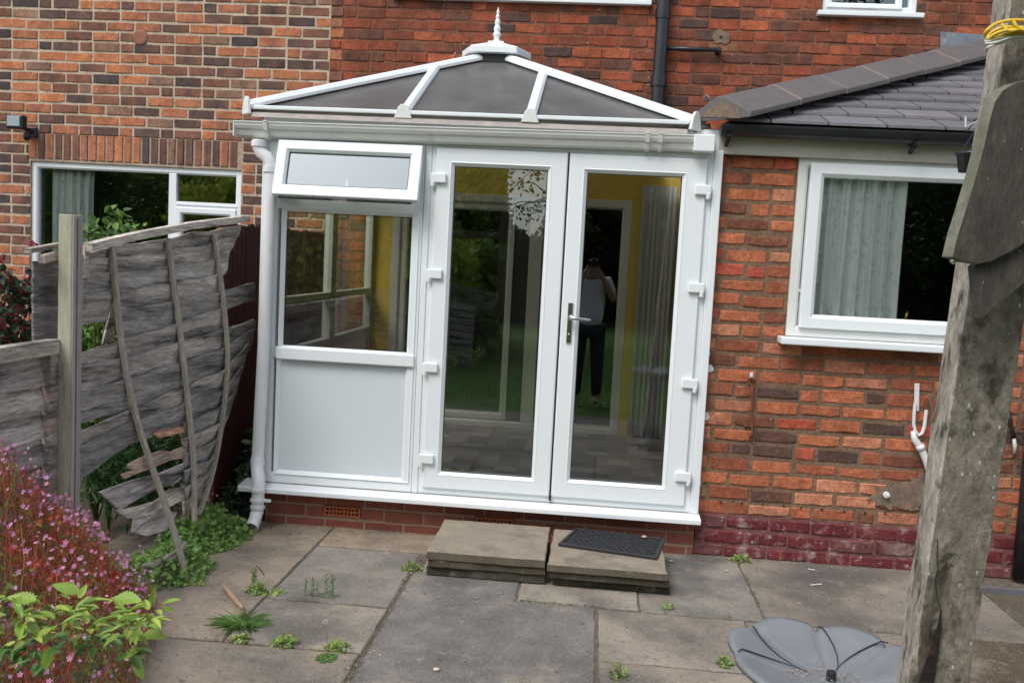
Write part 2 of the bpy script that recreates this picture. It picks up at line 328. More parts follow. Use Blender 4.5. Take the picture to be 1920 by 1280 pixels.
def brick_wall(mb,x0,x1,z0,z1,Y,ch,sl,jt,palf,morf,holes,hdr=4,hoff=1,off=0,depth=.22,zoff=0,jagL=0,jagR=0,**kw):
    """palf(z)->palette; morf(z) -> mortar colour bands [(z0,z1,col)]"""
    for (a,b,c,d) in cells(x0,x1,z0,z1,holes):
        for (m0,m1,mc) in morf:
            lo,hi=max(c,m0),min(d,m1)
            if hi>lo+1e-4: mb.box(a,b,Y,Y+depth,lo,hi,mc)
    k=0; z=z0+zoff
    while z<z1-.01:
        zt=z+ch-jt; zc=(z+zt)/2
        fl=(k%hdr==hoff)
        x=x0-(off+(sl/2 if k%2 else 0))%(sl*1.5)-U(0,.01); i=0; drift=0
        while x<x1+.2*(jagR>0):
            ln=(sl/2 if (fl and i%2) else sl)
            u0,u1=x,x+ln-jt
            x+=ln; i+=1
            a,b=max(u0,x0+(jagL if k%2 else 0)),min(u1,x1+(jagR if k%2 else 0))
            if zt>z1: continue
            segs=[(a,b)]
            for h in holes:
                if h[2]<zc<h[3]:
                    ns=[]
                    for s0,s1 in segs:
                        if h[1]<=s0 or h[0]>=s1: ns.append((s0,s1))
                        else:
                            if s0<h[0]: ns.append((s0,h[0]))
                            if s1>h[1]: ns.append((h[1],s1))
                    segs=ns
            for s0,s1 in segs:
                if s1-s0>.025: onebrick(mb,s0,s1,z,zt,Y,palf(zc),**kw)
        z+=ch; k+=1
BIG=-1
PAL_L=[(3.4,(.43,.165,.085),(.24,.105,.07)),(3,(.235,.105,.072),(.11,.07,.058)),(2.4,(.125,.08,.068),(.26,.11,.07)),(1.6,(.50,.185,.085),(.40,.17,.10)),(.9,(.28,.16,.11),(.15,.09,.07)),(1.7,(.080,.062,.06),(.22,.095,.06))]
PAL_R=[(4,(.31,.082,.042),(.19,.066,.040)),(3.6,(.235,.072,.042),(.13,.056,.040)),(2.2,(.14,.064,.045),(.23,.075,.045)),(1.8,(.39,.108,.052),(.31,.085,.045)),(.35,(.30,.14,.08),(.20,.10,.065)),(1.1,(.085,.055,.046),(.17,.062,.042))]
PAL_E=[(4.4,(.50,.162,.078),(.36,.12,.062)),(3.8,(.38,.118,.062),(.27,.088,.05)),(1.6,(.22,.085,.052),(.39,.115,.06)),(1.8,(.54,.225,.13),(.42,.15,.085)),(.12,(.33,.20,.13),(.3,.16,.10)),(.8,(.115,.07,.055),(.21,.085,.055)),(.8,(.48,.105,.06),(.37,.1,.06))]
PAL_P=[(5,(.150,.016,.020),(.15,.03,.028)),(1,(.17,.06,.055),(.11,.022,.024)),(1,(.11,.02,.022),(.26,.17,.16))]
PAL_N=[(4,(.235,.070,.046),(.21,.062,.042)),(2,(.265,.085,.055),(.2,.06,.04))]

# ================= SETTING: ground
g=MB(); g.box(-40,40,-60,20,-.3,-.05); go=g.build('ground',M['soil']); tag(go,kind='structure')
g=MB(); g.box(-30,30,-50,-4.6,-.06,-.02); tag(g.build('lawn',M['lawn']),kind='structure')

def slabmesh(mb,poly,z,th,col,jit=.003,cham=.006,side=None):
    pts=[]
    n=len(poly)
    for i in range(n):
        a=Vector(poly[i]+(0,));b=Vector(poly[(i+1)%n]+(0,)); L=(b-a).length; k=max(1,int(L/.05))
        for j in range(k):
            p=a.lerp(b,j/k); pts.append(p+Vector((U(-jit,jit),U(-jit,jit),0)))
    cx=sum((p for p in pts),Vector())/len(pts)
    tx,ty=U(-.004,.004),U(-.004,.004)
    def zz(p): return z+tx*(p.x-cx.x)+ty*(p.y-cx.y)
    # inward direction
    m=len(pts); inn=[]
    for i in range(m):
        t=(pts[(i+1)%m]-pts[i-1]).normalized(); nrm=Vector((-t.y,t.x,0)); inn.append(pts[i]+nrm*cham)
    top=[Vector((p.x,p.y,zz(p)+U(-.0006,.0006))) for p in inn]; mid=[Vector((p.x,p.y,zz(p)-cham*.8)) for p in pts]; bot=[Vector((p.x,p.y,z-th)) for p in pts]
    F=[tuple(range(m))]+[(i+m,(i+1)%m+m,(i+1)%m,i) for i in range(m)]+[(i+2*m,(i+1)%m+2*m,(i+1)%m+m,i+m) for i in range(m)]
    mb.idx(top+mid+bot,F,col)
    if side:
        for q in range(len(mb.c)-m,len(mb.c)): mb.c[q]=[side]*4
pv=MB(); G=.005
def rc(x0,x1,y0,y1): return [(x0+G,y0+G),(x1-G,y0+G),(x1-G,y1-G),(x0+G,y1-G)]
slabs=[(rc(-1.42,-.835,-1.165,-.355),(.19,.175,.16)),(rc(-1.42,-.79,-.355,.02),(.26,.21,.155)),(rc(-2.30,-1.42,-.60,.02),(.24,.20,.155)),
 (rc(-2.30,-1.42,-1.665,-.60),(.245,.205,.165)),(rc(-1.42,-.835,-1.665,-1.175),(.225,.20,.17)),(rc(-2.6,-1.9,-2.6,-1.675),(.17,.15,.13)),(rc(-1.9,-.84,-2.5,-1.675),(.19,.165,.14)),
 ([(-.825,-2.6),(.105,-2.6),(.105,-.945),(-.275,-.945),(-.275,-.64),(-.822,-.64)],(.150,.143,.136)),
 (rc(-.27,.318,-.94,-.685),(.26,.235,.195)),(rc(-.79,-.27,-.635,.02),(.2,.18,.15)),(rc(-.27,.318,-.68,.02),(.2,.18,.15)),
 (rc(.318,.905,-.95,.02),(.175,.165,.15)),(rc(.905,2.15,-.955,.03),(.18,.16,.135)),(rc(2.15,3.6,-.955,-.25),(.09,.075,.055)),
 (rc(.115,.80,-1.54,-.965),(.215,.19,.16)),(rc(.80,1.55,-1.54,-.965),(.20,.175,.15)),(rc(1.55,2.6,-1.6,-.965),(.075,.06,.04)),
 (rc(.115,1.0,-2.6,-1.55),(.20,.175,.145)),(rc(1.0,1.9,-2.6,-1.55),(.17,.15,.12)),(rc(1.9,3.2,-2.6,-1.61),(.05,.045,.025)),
 (rc(-2.4,-.83,-4.6,-2.61),(.18,.16,.14)),(rc(-.82,.5,-4.6,-2.61),(.16,.15,.14)),(rc(.5,3.2,-4.6,-2.61),(.16,.15,.14))]
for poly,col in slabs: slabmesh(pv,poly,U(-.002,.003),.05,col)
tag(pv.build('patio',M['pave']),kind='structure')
g=MB(); g.box(-2.5,3.4,-4.6,.03,-.045,-.007); tag(g.build('path',mat('joint_dirt',(.13,.105,.08),1,n=[(30,.4)],bump=[(60,.8,.006)],stain=[(12,(.09,.10,.035),.55,.7)])),kind='structure')

# ================= neighbour house
XB=-2.245
nh=thing('neighbour_house',(-5,2.4,0),'neighbouring brick house on the left with pale mortar joints above its wide window','house')
WN=(-4.815,-2.965,1.18,2.235)   # window opening
mb=MB()
SOL=(-4.83,-2.955,2.235,2.475)
brick_wall(mb,-8.0,XB,-.05,5.6,2.4,.0862,.2375,.0125,lambda z:PAL_L,[(-1,9,(.50,.40,.30))],[WN,SOL],hdr=4,hoff=1,off=.06,zoff=.022,jagR=.112,rag=.003,jit=.003,wob=.004)
mb.box(SOL[0],SOL[1],2.402,2.5,SOL[2],SOL[3],(.42,.32,.24))
x=SOL[0]
while x<SOL[1]-.05:
    # soldier brick standing on end
    onebrick(mb,x+.004,x+.067,SOL[2]+.022,SOL[3]-.006,2.4,PAL_L); x+=.0765
mb.build('wall',M['brick_left'],nh)
mb=MB(); mb.lathe([(.001,0),(.05,0),(.062,.004),(.066,.012)],(0,0,0),20,'y'); o=mb.build('vent_disc',mat('clay_disc',(.28,.12,.08),.9,n=[(30,.3)],bump=[(60,.5,.004)]),nh); p=AY(262,70,2.385); o.location=p
mb=MB(); mb.box(-4.9,-2.9,2.38,2.45,1.13,1.18)
f=MB()
def frame(mb,x0,x1,z0,z1,w,y,dep=.06,ch=.014,cd=.012):
    mb.ring(x0,x1,z0,z1,[(0,y+dep),(0,y+.003),(.003,y),(w-ch,y),(w,y+cd),(w,y+dep)])
wn=MB(); frame(wn,WN[0],WN[1],WN[2],WN[3],.055,2.42)
wn.box(-3.60,-3.535,2.421,2.48,WN[2]+.05,WN[3]-.05); wn.box(-3.535,-3.0,2.422,2.48,1.905,1.955)
wo_=wn.build('window',M['upvc'],nh,bevel=.003)
s=MB(); frame(s,-3.535,-3.01,WN[2]+.05,1.905,.055,2.408); s.build('sash',M['upvc'],wo_,bevel=.003)
s=MB(); s.box(-3.535,-3.0,2.415,2.421,1.925,1.937); s.build('bead',M['upvc'],wo_)
s=MB(); s.box(WN[0]+.04,WN[1]-.04,2.455,2.459,WN[2]+.04,WN[3]-.04); s.build('glass',M['glass'],wo_)
s=MB(); s.box(WN[0]-.03,WN[1]+.03,2.35,2.45,WN[2]-.04,WN[2]-.002); s.build('sill',M['upvc'],wo_,bevel=.004)
rm=MB()
def room(mb,x0,x1,y0,y1,z0,z1):
    t=.05
    mb.box(x0-t,x0,y0,y1,z0,z1);mb.box(x1,x1+t,y0,y1,z0,z1);mb.box(x0-t,x1+t,y1,y1+t,z0,z1);mb.box(x0-t,x1+t,y0,y1+t,z0-t,z0);mb.box(x0-t,x1+t,y0,y1+t,z1,z1+t)
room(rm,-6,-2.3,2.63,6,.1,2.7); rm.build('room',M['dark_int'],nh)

def curtain(name,xa,xb,z0,z1,Y,amp,nf,matn,label,flare=0,cat='curtain'):
    mb=MB(); nx=nf*10; nz=14; V=[];F=[]
    ph=[U(-.6,.6) for _ in range(nf+1)]
    for j in range(nz+1):
        v=j/nz
        for i in range(nx+1):
            u=i/nx; xx=lerp(xa,xb+flare*math.sin(v*2.2),u)
            a=u*nf*2*math.pi+ph[int(u*nf)]*.0+.5*math.sin(v*2+u*7)
            V.append(Vector((xx,Y+amp*math.sin(a)*(1-.45*v)+amp*.4*math.sin(2.3*a+1),lerp(z0,z1,v))))
    for j in range(nz):
        for i in range(nx): F.append((j*(nx+1)+i,j*(nx+1)+i+1,(j+1)*(nx+1)+i+1,(j+1)*(nx+1)+i))
    mb.idx(V,F); o=mb.build(name,M[matn],smooth=True,fixn=False); 
    sm=o.modifiers.new('t','SOLIDIFY'); sm.thickness=.002
    return tag(o,label,cat)
curtain('curtain',-4.70,-4.27,1.2,2.2,2.52,.030,4,'curtain','pale patterned curtain drawn to the left inside the neighbouring wide window',-.05)

# security light on the neighbouring wall
p=AY(40,232,2.3)
sc_=thing('security_light',(p.x,2.4,p.z),'small black floodlight with sensor fixed on brick wall above the left window','floodlight')
mb=MB(); mb.box(p.x-.075,p.x+.075,2.2,2.27,p.z-.055,p.z+.06); mb.build('lamp_housing',M['black'],sc_,bevel=.012)
mb=MB(); mb.box(p.x-.058,p.x+.052,2.192,2.199,p.z-.035,p.z+.045); mb.build('lens',mat('lamp_lens',(.32,.38,.40),.25),sc_,bevel=.003)
mb=MB(); mb.bar((p.x+.01,2.26,p.z-.03),(p.x+.05,2.39,p.z-.06),.03,.03); mb.box(p.x+.01,p.x+.09,2.37,2.392,p.z-.1,p.z-.02); mb.build('bracket',M['black'],sc_,bevel=.004)
mb=MB(); mb.lathe([(.001,-.04),(.018,-.036),(.03,-.012),(.028,.015),(.012,.03)],(p.x+.05,2.3,p.z-.10),16); mb.build('sensor',M['black'],sc_,smooth=True)

# ================= main house
mh=thing('main_house',(0,2.4,0),'weathered red brick house wall standing behind the white conservatory','house')
U1=(-1.70,.30,3.70,4.9); p0=AY(1545,20,2.4); p1=AY(1715,30,2.4)
U2=(1.665,2.385,3.665,4.6)
PD=(-1.66,.29,.2,2.13)
mb=MB()
brick_wall(mb,XB,7.5,-.05,5.6,2.404,.0862,.236,.010,lambda z:PAL_R,[(-1,9,(.215,.092,.058))],[U1,U2,PD],hdr=5,hoff=2,off=.13,zoff=.022,jit=.005,jagL=.122,rag=.0038,bev=.006,wob=.008)
mb.build('wall',M['brick_old'],mh)
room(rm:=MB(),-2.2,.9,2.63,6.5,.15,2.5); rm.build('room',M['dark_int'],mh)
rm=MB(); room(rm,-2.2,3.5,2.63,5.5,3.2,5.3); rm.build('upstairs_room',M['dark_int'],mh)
def housewin(op,nm='window'):
    x0,x1,z0,z1=op
    m_=MB(); frame(m_,x0,x1,z0,z1,.055,2.425); o=m_.build(nm,M['upvc'],mh,bevel=.003)
    m_=MB(); m_.box(x0+.04,x1-.04,2.46,2.464,z0+.04,z1-.04); m_.build('glass',M['glass'],o)
    m_=MB(); m_.box(x0-.04,x1+.04,2.345,2.44,z0-.04,z0-.003); m_.build('sill',M['upvc'],o,bevel=.006)
    return o
housewin(U1)
w2=housewin(U2); m_=MB(); frame(m_,1.70,2.27,3.70,4.4,.04,2.41); m_.build('sash',M['upvc'],w2,bevel=.003)
# yellow plaster inside the conservatory
mb=MB()
for a,b,c,d in cells(-1.84,.66,.2,2.5,[PD]): mb.box(a,b,2.375,2.394,c,d)
mb.build('yellow_plaster',M['yellow'],mh)
mb=MB(); frame(mb,PD[0],PD[1],PD[2],PD[3],.075,2.37,.12,.016,.014)
mb.box(-.525,-.42,2.375,2.47,.27,2.06)
pdo=mb.build('patio_door',mat('cream_dim_upvc',(.42,.42,.34),.4),mh,bevel=.004)
mb=MB(); frame(mb,-1.585,-.65,.28,2.055,.055,2.39); mb.build('sash',bpy.data.materials['cream_dim_upvc'],pdo,bevel=.003)
mb=MB(); mb.box(-.64,-.525,2.40,2.43,.28,2.05); mb.box(-.64,-.53,2.395,2.43,.55,.57); mb.build('side_light',M['gasket'],pdo)
mb=MB(); mb.box(-1.57,-.44,2.44,2.444,.3,2.04); mb.build('glass',M['glass'],pdo)
# black downpipe on main wall
mb=MB(); x=.385+.052; yb=2.33
mb.tube([(.432,yb,5.5),(.432,yb,3.05),(.435,yb,2.6),(.436,yb,2.44)],.052,16)
mb.tube([(.432,yb,3.12),(.432,yb,3.03)],.062,16); mb.tube([(.432,yb,3.62),(.432,yb,3.55)],.060,16)
dp=mb.build('downpipe',M['black'],mh,smooth=True); dp.modifiers.new('e','EDGE_SPLIT')
q=AY(1252,91,2.34); q2=AY(1345,94,2.34)
mb=MB(); mb.tube([(q.x-.05,2.34,q.z),(q2.x,2.34,q2.z),(q2.x+.01,2.40,q2.z)],.018,12); mb.tube([(q2.x+.005,2.33,q2.z-.002),(q2.x+.01,2.40,q2.z)],.026,12); mb.build('waste_pipe',M['black'],mh,smooth=True)
mb=MB(); q=AY(1352,70,2.395); mb.prism([(q.x+.085*math.cos(a)*U(.6,1.15),2.402,q.z+.06*math.sin(a)*U(.6,1.15)) for a in [i*6.283/17 for i in range(17)]],(0,-.009,0)); mb.build('mortar_patch',M['cement'],mh)
mb=MB(); mb.lathe([(.001,-.002),(.012,-.002),(.012,.01)],(q.x,2.390,q.z),10,'y'); mb.build('wall_hole',M['gasket'],mh)

# ================= rear extension
ex=thing('rear_extension',(1.8,0,0),'low brick extension with grey tiled hip roof and maroon painted plinth','extension')
EW=(1.085,2.235,1.275,2.250); EY=.02
PLZ=.252
def ext_pal(z): return PAL_P if z<PLZ else PAL_E
mb=MB()
brick_wall(mb,.662,4.2,.2464,2.262,EY,.0838,.2365,.0145,lambda z:PAL_E,[(-1,9,(.215,.135,.088))],[EW],hdr=4,hoff=0,off=.05,depth=.22,jit=.006,bev=.007,proud=.0065,rag=.0042,wob=.006)
mb.build('wall',M['brick_ext'],ex)
mb=MB(); brick_wall(mb,.662,4.2,-.005,.2462,EY,.0838,.2365,.0145,lambda z:PAL_P,[(-1,9,(.20,.075,.07))],[],hdr=4,hoff=3,off=.05,depth=.22,jit=.006,bev=.007,proud=.010,rag=.004,wob=.005)
mb.build('painted_plinth',M['brick_paint'],ex)
mb=MB()
for (xx,zz) in [(.70,.302),(.80,.300)]: pass
for k,(px,py) in enumerate([(1352,941),(1391,943),(1430,945),(1469,948),(1502,951),(1541,955),(1583,958),(1622,961),(1660,961)]):
    q=AY(px,py,EY-.0095); mb=MB(); mb.lathe([(.001,0),(.006,0),(.006,.004)],(q.x,EY-.0115,q.z),10,'y'); mb.build('drill_hole',M['gasket'],ex)
# side wall and room
mb=MB(); mb.box(.662,.80,EY+.225,2.39,0,2.3); mb.build('side_wall',M['lightwall'],ex)
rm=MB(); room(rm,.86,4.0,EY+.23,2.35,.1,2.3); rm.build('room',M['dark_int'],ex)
# cement patch + tap stub
pts=[]
def jag(L_,n=6,a=6):
    out=[]
    for i in range(len(L_)):
        p0,p1=L_[i],L_[(i+1)%len(L_)]
        for k in range(n): t=k/n; out.append((lerp(p0[0],p1[0],t)+U(-a,a),lerp(p0[1],p1[1],t)+U(-a,a)))
    return out
mb=MB()
for px,py in jag([(1630,935),(1648,912),(1690,905),(1720,893),(1745,885),(1760,910),(1748,930),(1735,950),(1700,955),(1668,950),(1645,945)]):
    q=AY(px,py,EY-.013); pts.append((q.x,EY-.004,q.z))
mb.prism(pts,(0,-.009,0)); mb.build('cement_patch',M['cement'],ex)
for k,(px,py,sx_,sz_) in enumerate([(1322,655,10,7),(1330,690,14,9),(1326,664,8,6),(1318,735,6,14),(1316,760,8,16),(1314,790,6,12),(1324,780,10,8),(1496,545,7,5),(1492,575,5,12),(1498,500,4,16),(1312,905,4,8)]):
    q=AY(px,py,EY-.0125); mb=MB(); P=[]
    for i in range(9):
        a=i*.698; P.append((q.x+sx_/360*math.cos(a)*U(.5,1.2),EY-.009,q.z+sz_/360*math.sin(a)*U(.5,1.2)))
    mb.prism(P,(0,-.0035,0)); mb.build('paint_smear',M['whitepipe'],ex)
# fascia, gutter
mb=MB(); mb.box(.645,4.3,-.035,-.012,2.245,2.375); mb.box(.645,4.3,-.012,EY+.01,2.262,2.285); mb.build('fascia',M['fascia'],ex,bevel=.003)
def gutter_profile(mb,x0,x1,z0a,z0b,Y,pts,n=1):
    V=[];F=[];m=len(pts)
    for k,(x,zz) in enumerate(((x0,z0a),(x1,z0b))):
        for (y,z) in pts: V.append(Vector((x,Y+y,zz+z)))
    for i in range(m-1): F.append((i,i+1,m+i+1,m+i))
    F.append(tuple(range(m))); F.append(tuple(range(2*m-1,m-1,-1)))
    mb.idx(V,F)
half=[(-.056+.056*(1-math.cos(a)),-.052*math.sin(a)) for a in [math.pi*i/12 for i in range(13)]]
half=[(-.056*math.cos(a)-.0,-.055*math.sin(a)) for a in [math.pi*i/12 for i in range(13)]]
mb=MB(); gutter_profile(mb,.64,4.3,2.385,2.385,-.092,[(-.058,.006),(-.058,-.002)]+half[1:-1]+[(.056,-.002),(.056,.006)])
gu=mb.build('gutter',M['black'],ex,smooth=False)
for px in (1400-35,1715):
    q=AY(px,270,-.1); mb=MB(); mb.box(q.x-.012,q.x+.012,-.156,-.04,2.325,2.335); mb.bar((q.x,-.15,2.385),(q.x,-.10,2.31),.022,.012); mb.bar((q.x,-.12,2.33),(q.x,-.03,2.29),.02,.014); mb.build('gutter_bracket',M['black'],gu)
# roof: front slope rising to main wall, hip from the front left corner
RX,RY,RZ=.66,-.10,2.405; run=2.5; slope=(3.40-RZ)/run
RN=Vector((0,-slope,1)).normalized()
mb=MB(); gauge=.232; L=math.sqrt(1+slope*slope)
nrow=int(run*L/gauge)+1
for r_ in range(nrow):
    s0=r_*gauge/L; s1=(r_+1)*gauge/L+.02
    y0=RY-.03+s0; y1=RY-.03+s1
    if y1>2.39: y1=2.39
    xx=RX-.02+(-.15 if r_%2 else 0)-.04; 
    while xx<4.4:
        a,b=xx,xx+.290; xx+=.3
        hx0=RX+s0; hx1=RX+min(s1,run)          # hip line limits
        if b<=hx0+.01: continue
        zz=RZ+s0*slope+.016+U(0,.0015); z2=RZ+s1*slope-.002
        th=.015
        a0=max(a,hx0); a1=max(a,hx1); a1=min(a1,b-.003)
        col=mix3((.105,.10,.112),(.145,.138,.148),rnd()); 
        V=[Vector((a0,y0,zz)),Vector((b,y0,zz)),Vector((b,y1,z2)),Vector((a1,y1,z2)),Vector((a0,y0,zz-th)),Vector((b,y0,zz-th)),Vector((b,y1,z2-th)),Vector((a1,y1,z2-th))]
        mb.idx(V,[(0,1,2,3),(7,6,5,4),(4,5,1,0),(5,6,2,1),(6,7,3,2),(7,4,0,3)],col)
# left slope (behind the hip)
mb.face([(RX,RY,RZ),(RX+run,2.4,RZ+run*slope),(RX,2.4,RZ)],(.09,.085,.09))
mb.face([(RX,RY,RZ-.02),(4.3,RY,RZ-.02),(4.3,2.4,RZ-.02),(RX,2.4,RZ-.02)],(.09,.085,.09))
rf=mb.build('roof',M['slate'],ex)
# hip tiles
hipa=Vector((RX-.04,RY-.02,RZ+.035)); hipb=Vector((RX+run,RY+run,RZ+run*slope+.055)); hd=(hipb-hipa); HL=hd.length; hd.normalize()
nt_=8; tl=HL/nt_
sideF=Vector((1,-1,0)).normalized(); 
def hiptile(a,b,lift):
    m_=MB(); w_=.185
    V=[]
    for p in (a,b):
        top=p+Vector((0,0,.10+lift)); 
        fr=p+Vector((w_*.78,-w_*.78,-.0+lift)); lf=p+Vector((-w_*.78,w_*.78,-.0+lift))
        V+=[fr+Vector((0,0,-.03)),fr,top+Vector((.016,-.016,-.004)),top+Vector((-.016,.016,-.004)),lf,lf+Vector((0,0,-.03))]
    F=[(i,i+1,6+i+1,6+i) for i in range(5)]+[(5,0,6,11)]+[(0,5,4,3,2,1),(6,7,8,9,10,11)]
    m_.idx(V,F); return m_
for k in range(nt_):
    a=hipa+hd*(tl*k+.004); b=hipa+hd*(tl*(k+1)-.003)
    hiptile(a,b,.004*(k%2)).build('ridge_tile',M['ridge'],ex,bevel=.006)
    if k: 
        m_=hiptile(a-hd*.008,a+hd*.001,.0015); m_.build('mortar_joint',M['mortar'],ex)
# mortar fill under first tile
mb=MB(); mb.prism([hipa+Vector((-.09,.09,0)),hipa+Vector((.10,-.10,-.03)),hipa+Vector((.09,-.09,.02)),hipa+Vector((0,0,.07))],hd*.08); mb.build('mortar_bedding',M['cement'],ex)
# hip iron scroll
q0=AY(1338,235,-.05); pts=[]
for px,py in [(1310,245),(1318,232),(1328,215),(1333,200),(1331,186),(1325,180),(1320,184),(1323,190),(1328,188)]: pts.append(AY(px,py,-.02))
mb=MB(); mb.tube(pts,[.010,.011,.012,.010,.009,.009,.008,.007,.006],8); mb.tube([AY(1300,246,-.02),AY(1316,240,-.02),AY(1332,236,-.02)],.013,8); mb.tube([AY(1312,225,-.02),AY(1318,208,-.02),AY(1331,200,-.02)],.006,8); mb.build('hip_iron',M['iron'],ex,smooth=True)
# lead flashing steps on the wall above the hip
for a in [[(1763,60),(1850,66),(1850,100),(1763,100)],[(1705,102),(1762,108),(1762,122),(1712,122)],[(1660,120),(1720,116),(1714,140),(1655,140)]]:
    mb=MB(); mb.prism([AY(px,py,2.388) for px,py in a],(0,-.006,0)); mb.build('lead_flashing',M['lead'],ex,bevel=.002)
q=[AY(985,106,2.388),AY(1032,106,2.388),AY(1030,128,2.388),AY(985,118,2.388)]
# extension window
mb=MB(); frame(mb,EW[0],EW[1],EW[2],EW[3],.055,-.005,.1); ew=mb.build('window',M['upvc_grey'],ex,bevel=.004)
mb=MB(); frame(mb,EW[0]+.062,EW[1]-.062,EW[2]+.05,EW[3]-.03,.075,-.03,.07,.02,.016); s_=mb.build('sash',M['upvc'],ew,bevel=.004)
mb=MB(); mb.box(EW[0]+.1,EW[1]-.1,.005,.009,EW[2]+.1,EW[3]-.08); mb.build('glass',M['glass'],ew)
mb=MB(); mb.box(1.045,EW[1]+.04,-.095,.05,1.232,1.272); mb.build('sill',M['upvc'],ew,bevel=.008,seg=3)
mb=MB(); mb.tube([AY(1545,600-30,.05),AY(1555,588,.05),AY(1562,597,.05),AY(1780,605,.05)],.0025,6); mb.build('net_wire',M['chrome'],ew); mb=MB(); mb.tube([AY(1550,327,.05),AY(1780,345,.05)],.002,6); mb.build('net_wire',M['chrome'],ew)
mb=MB(); mb.tube([AY(1693,609,.1),AY(1698,595,.1),AY(1702,583,.1)],[.008,.012,.009],8); mb.build('window_stay',M['brass'],ew,smooth=True)
a_=AY(1545,400,.10); b_=AY(1694,400,.10)
curtain('lace_curtain',a_.x-.04,b_.x,1.30,2.22,.055,.034,6,'lace','white lace curtain hanging in the extension window','x' and 0 or 0)
bpy.data.objects['lace_curtain']['label']='white patterned lace curtain hanging inside the extension window'

# ================= wall fittings on the extension
hk=thing('cabin_hook',AY(1408,712,EY-.01),'rusty cabin hook hanging from a white eye plate on the brick wall','hook')
mb=MB(); q=AY(1409,706,EY-.014); mb.box(q.x-.009,q.x+.009,EY-.014,EY-.008,q.z-.015,q.z+.024); mb.build('eye_plate',M['whitepipe'],hk,bevel=.002)
ring=[(q.x+.019*math.cos(t),EY-.022,q.z-.024+.019*math.sin(t)) for t in [i*math.pi/7 for i in range(13)]]
mb=MB(); mb.tube(ring,.0055,7); mb.tube([AY(px,py,EY-.02) for px,py in [(1409,722),(1411,735),(1409,760),(1410,790),(1411,812),(1405,822)]],[.006,.0065,.006,.006,.0065,.006],7); mb.build('hook_rod',M['rust'],hk,smooth=True)
mb=MB(); q=AY(1402,795,EY-.014); mb.box(q.x-.022,q.x+.028,EY-.02,EY-.008,q.z-.014,q.z+.008); mb.tube([(q.x,EY-.02,q.z),(q.x-.004,EY-.02,q.z+.03)],.006,7); mb.build('catch',M['rust'],hk,bevel=.003)
ov=thing('overflow_pipe',AY(1716,820,EY-.03),'white bent overflow pipe strapped on brick wall beside the concrete post','pipe')
mb=MB(); q=AY(1717,722,EY-.012);q_=AY(1718,770,EY-.012); mb.bar((q.x+.004,EY-.016,q.z+.012),(q_.x,EY-.016,q_.z),.004,.026,up=Vector((1,0,0))); mb.build('strap',M['whitepipe'],ov,bevel=.001)
mb=MB(); mb.tube([AY(px,py,EY-.035) for px,py in [(1716,755),(1714,775),(1713,795),(1716,808),(1722,816),(1729,812),(1733,800),(1735,785),(1737,768)]],.0095,12,caps=False); mb.build('bent_pipe',M['whitepipe'],ov,smooth=True)
mb=MB(); mb.tube([AY(px,py,EY-.04) for px,py in [(1711,808),(1714,822),(1726,838),(1736,862),(1746,890),(1752,915)]],[.010,.018,.0195,.0195,.0195,.0195],14); mb.tube([AY(1724,834,EY-.04),AY(1728,843,EY-.04)],.0235,14); mb.build('drain_pipe',M['whitepipe'],ov,smooth=True)
mb=MB(); q=AY(1737,757,EY-.012); mb.box(q.x-.01,q.x+.006,EY-.03,EY-.008,q.z-.03,q.z+.03); mb.build('rusty_clip',M['rust'],ov,bevel=.003)
q=AY(1663,928,EY-.03); ts=thing('pipe_stub',q,'small white capped pipe stub poking from the cement patch','pipe stub')
mb=MB(); mb.tube([(q.x,EY-.003,q.z),(q.x,EY-.03,q.z)],.018,12); mb.build('cap',M['whitepipe'],ts,bevel=.003); mb=MB(); mb.tube([(q.x+.006,EY-.028,q.z+.002),(q.x+.006,EY-.045,q.z)],.008,10); mb.build('nozzle',M['whitepipe'],ts,bevel=.002)
mb=MB(); q=AY(1912,900,EY-.05); mb.tube([(q.x+.045,EY-.055,1.0),(q.x+.05,EY-.055,0.02)],.042,16); tag(mb.build('soil_pipe',M['black'],smooth=True),'black vertical waste pipe at the foot of the extension wall, right edge of photo','pipe')
mb=MB(); mb.tube([AY(px,py,EY-.03) for px,py in [(1891,770),(1894,790),(1897,805),(1901,820)]],[.011,.014,.011,.013],8); o=mb.build('cable_end',M['black'],smooth=True); tag(o,'short black cable end dangling from the wall right of the concrete post','cable'); mb=MB(); mb.tube([AY(1901,820,EY-.03),AY(1903,834,EY-.03),AY(1902,850,EY-.03)],[.009,.012,.008],8); c_=mb.build('cable_core',M['wrope'],smooth=True,parent=o)
mb=MB(); a_=AZ(1835,1097,.02); b_=AZ(1920,1108,.02); mb.box(a_.x-.12,3.4,a_.y-.06,a_.y-.02,-.01,.03); tag(mb.build('drain_edging',mat('edging',(.12,.12,.13),.8,n=[(20,.2)])),'low dark concrete edging strip along the foot of the extension wall','edging')

# ================= conservatory
co=thing('conservatory',(-.6,0,0),'white framed conservatory with french doors, bronze tinted hipped roof and brick plinth','conservatory')
FX0,FX1=-1.865,.652; FY=-.03
CT=.238  # cill top
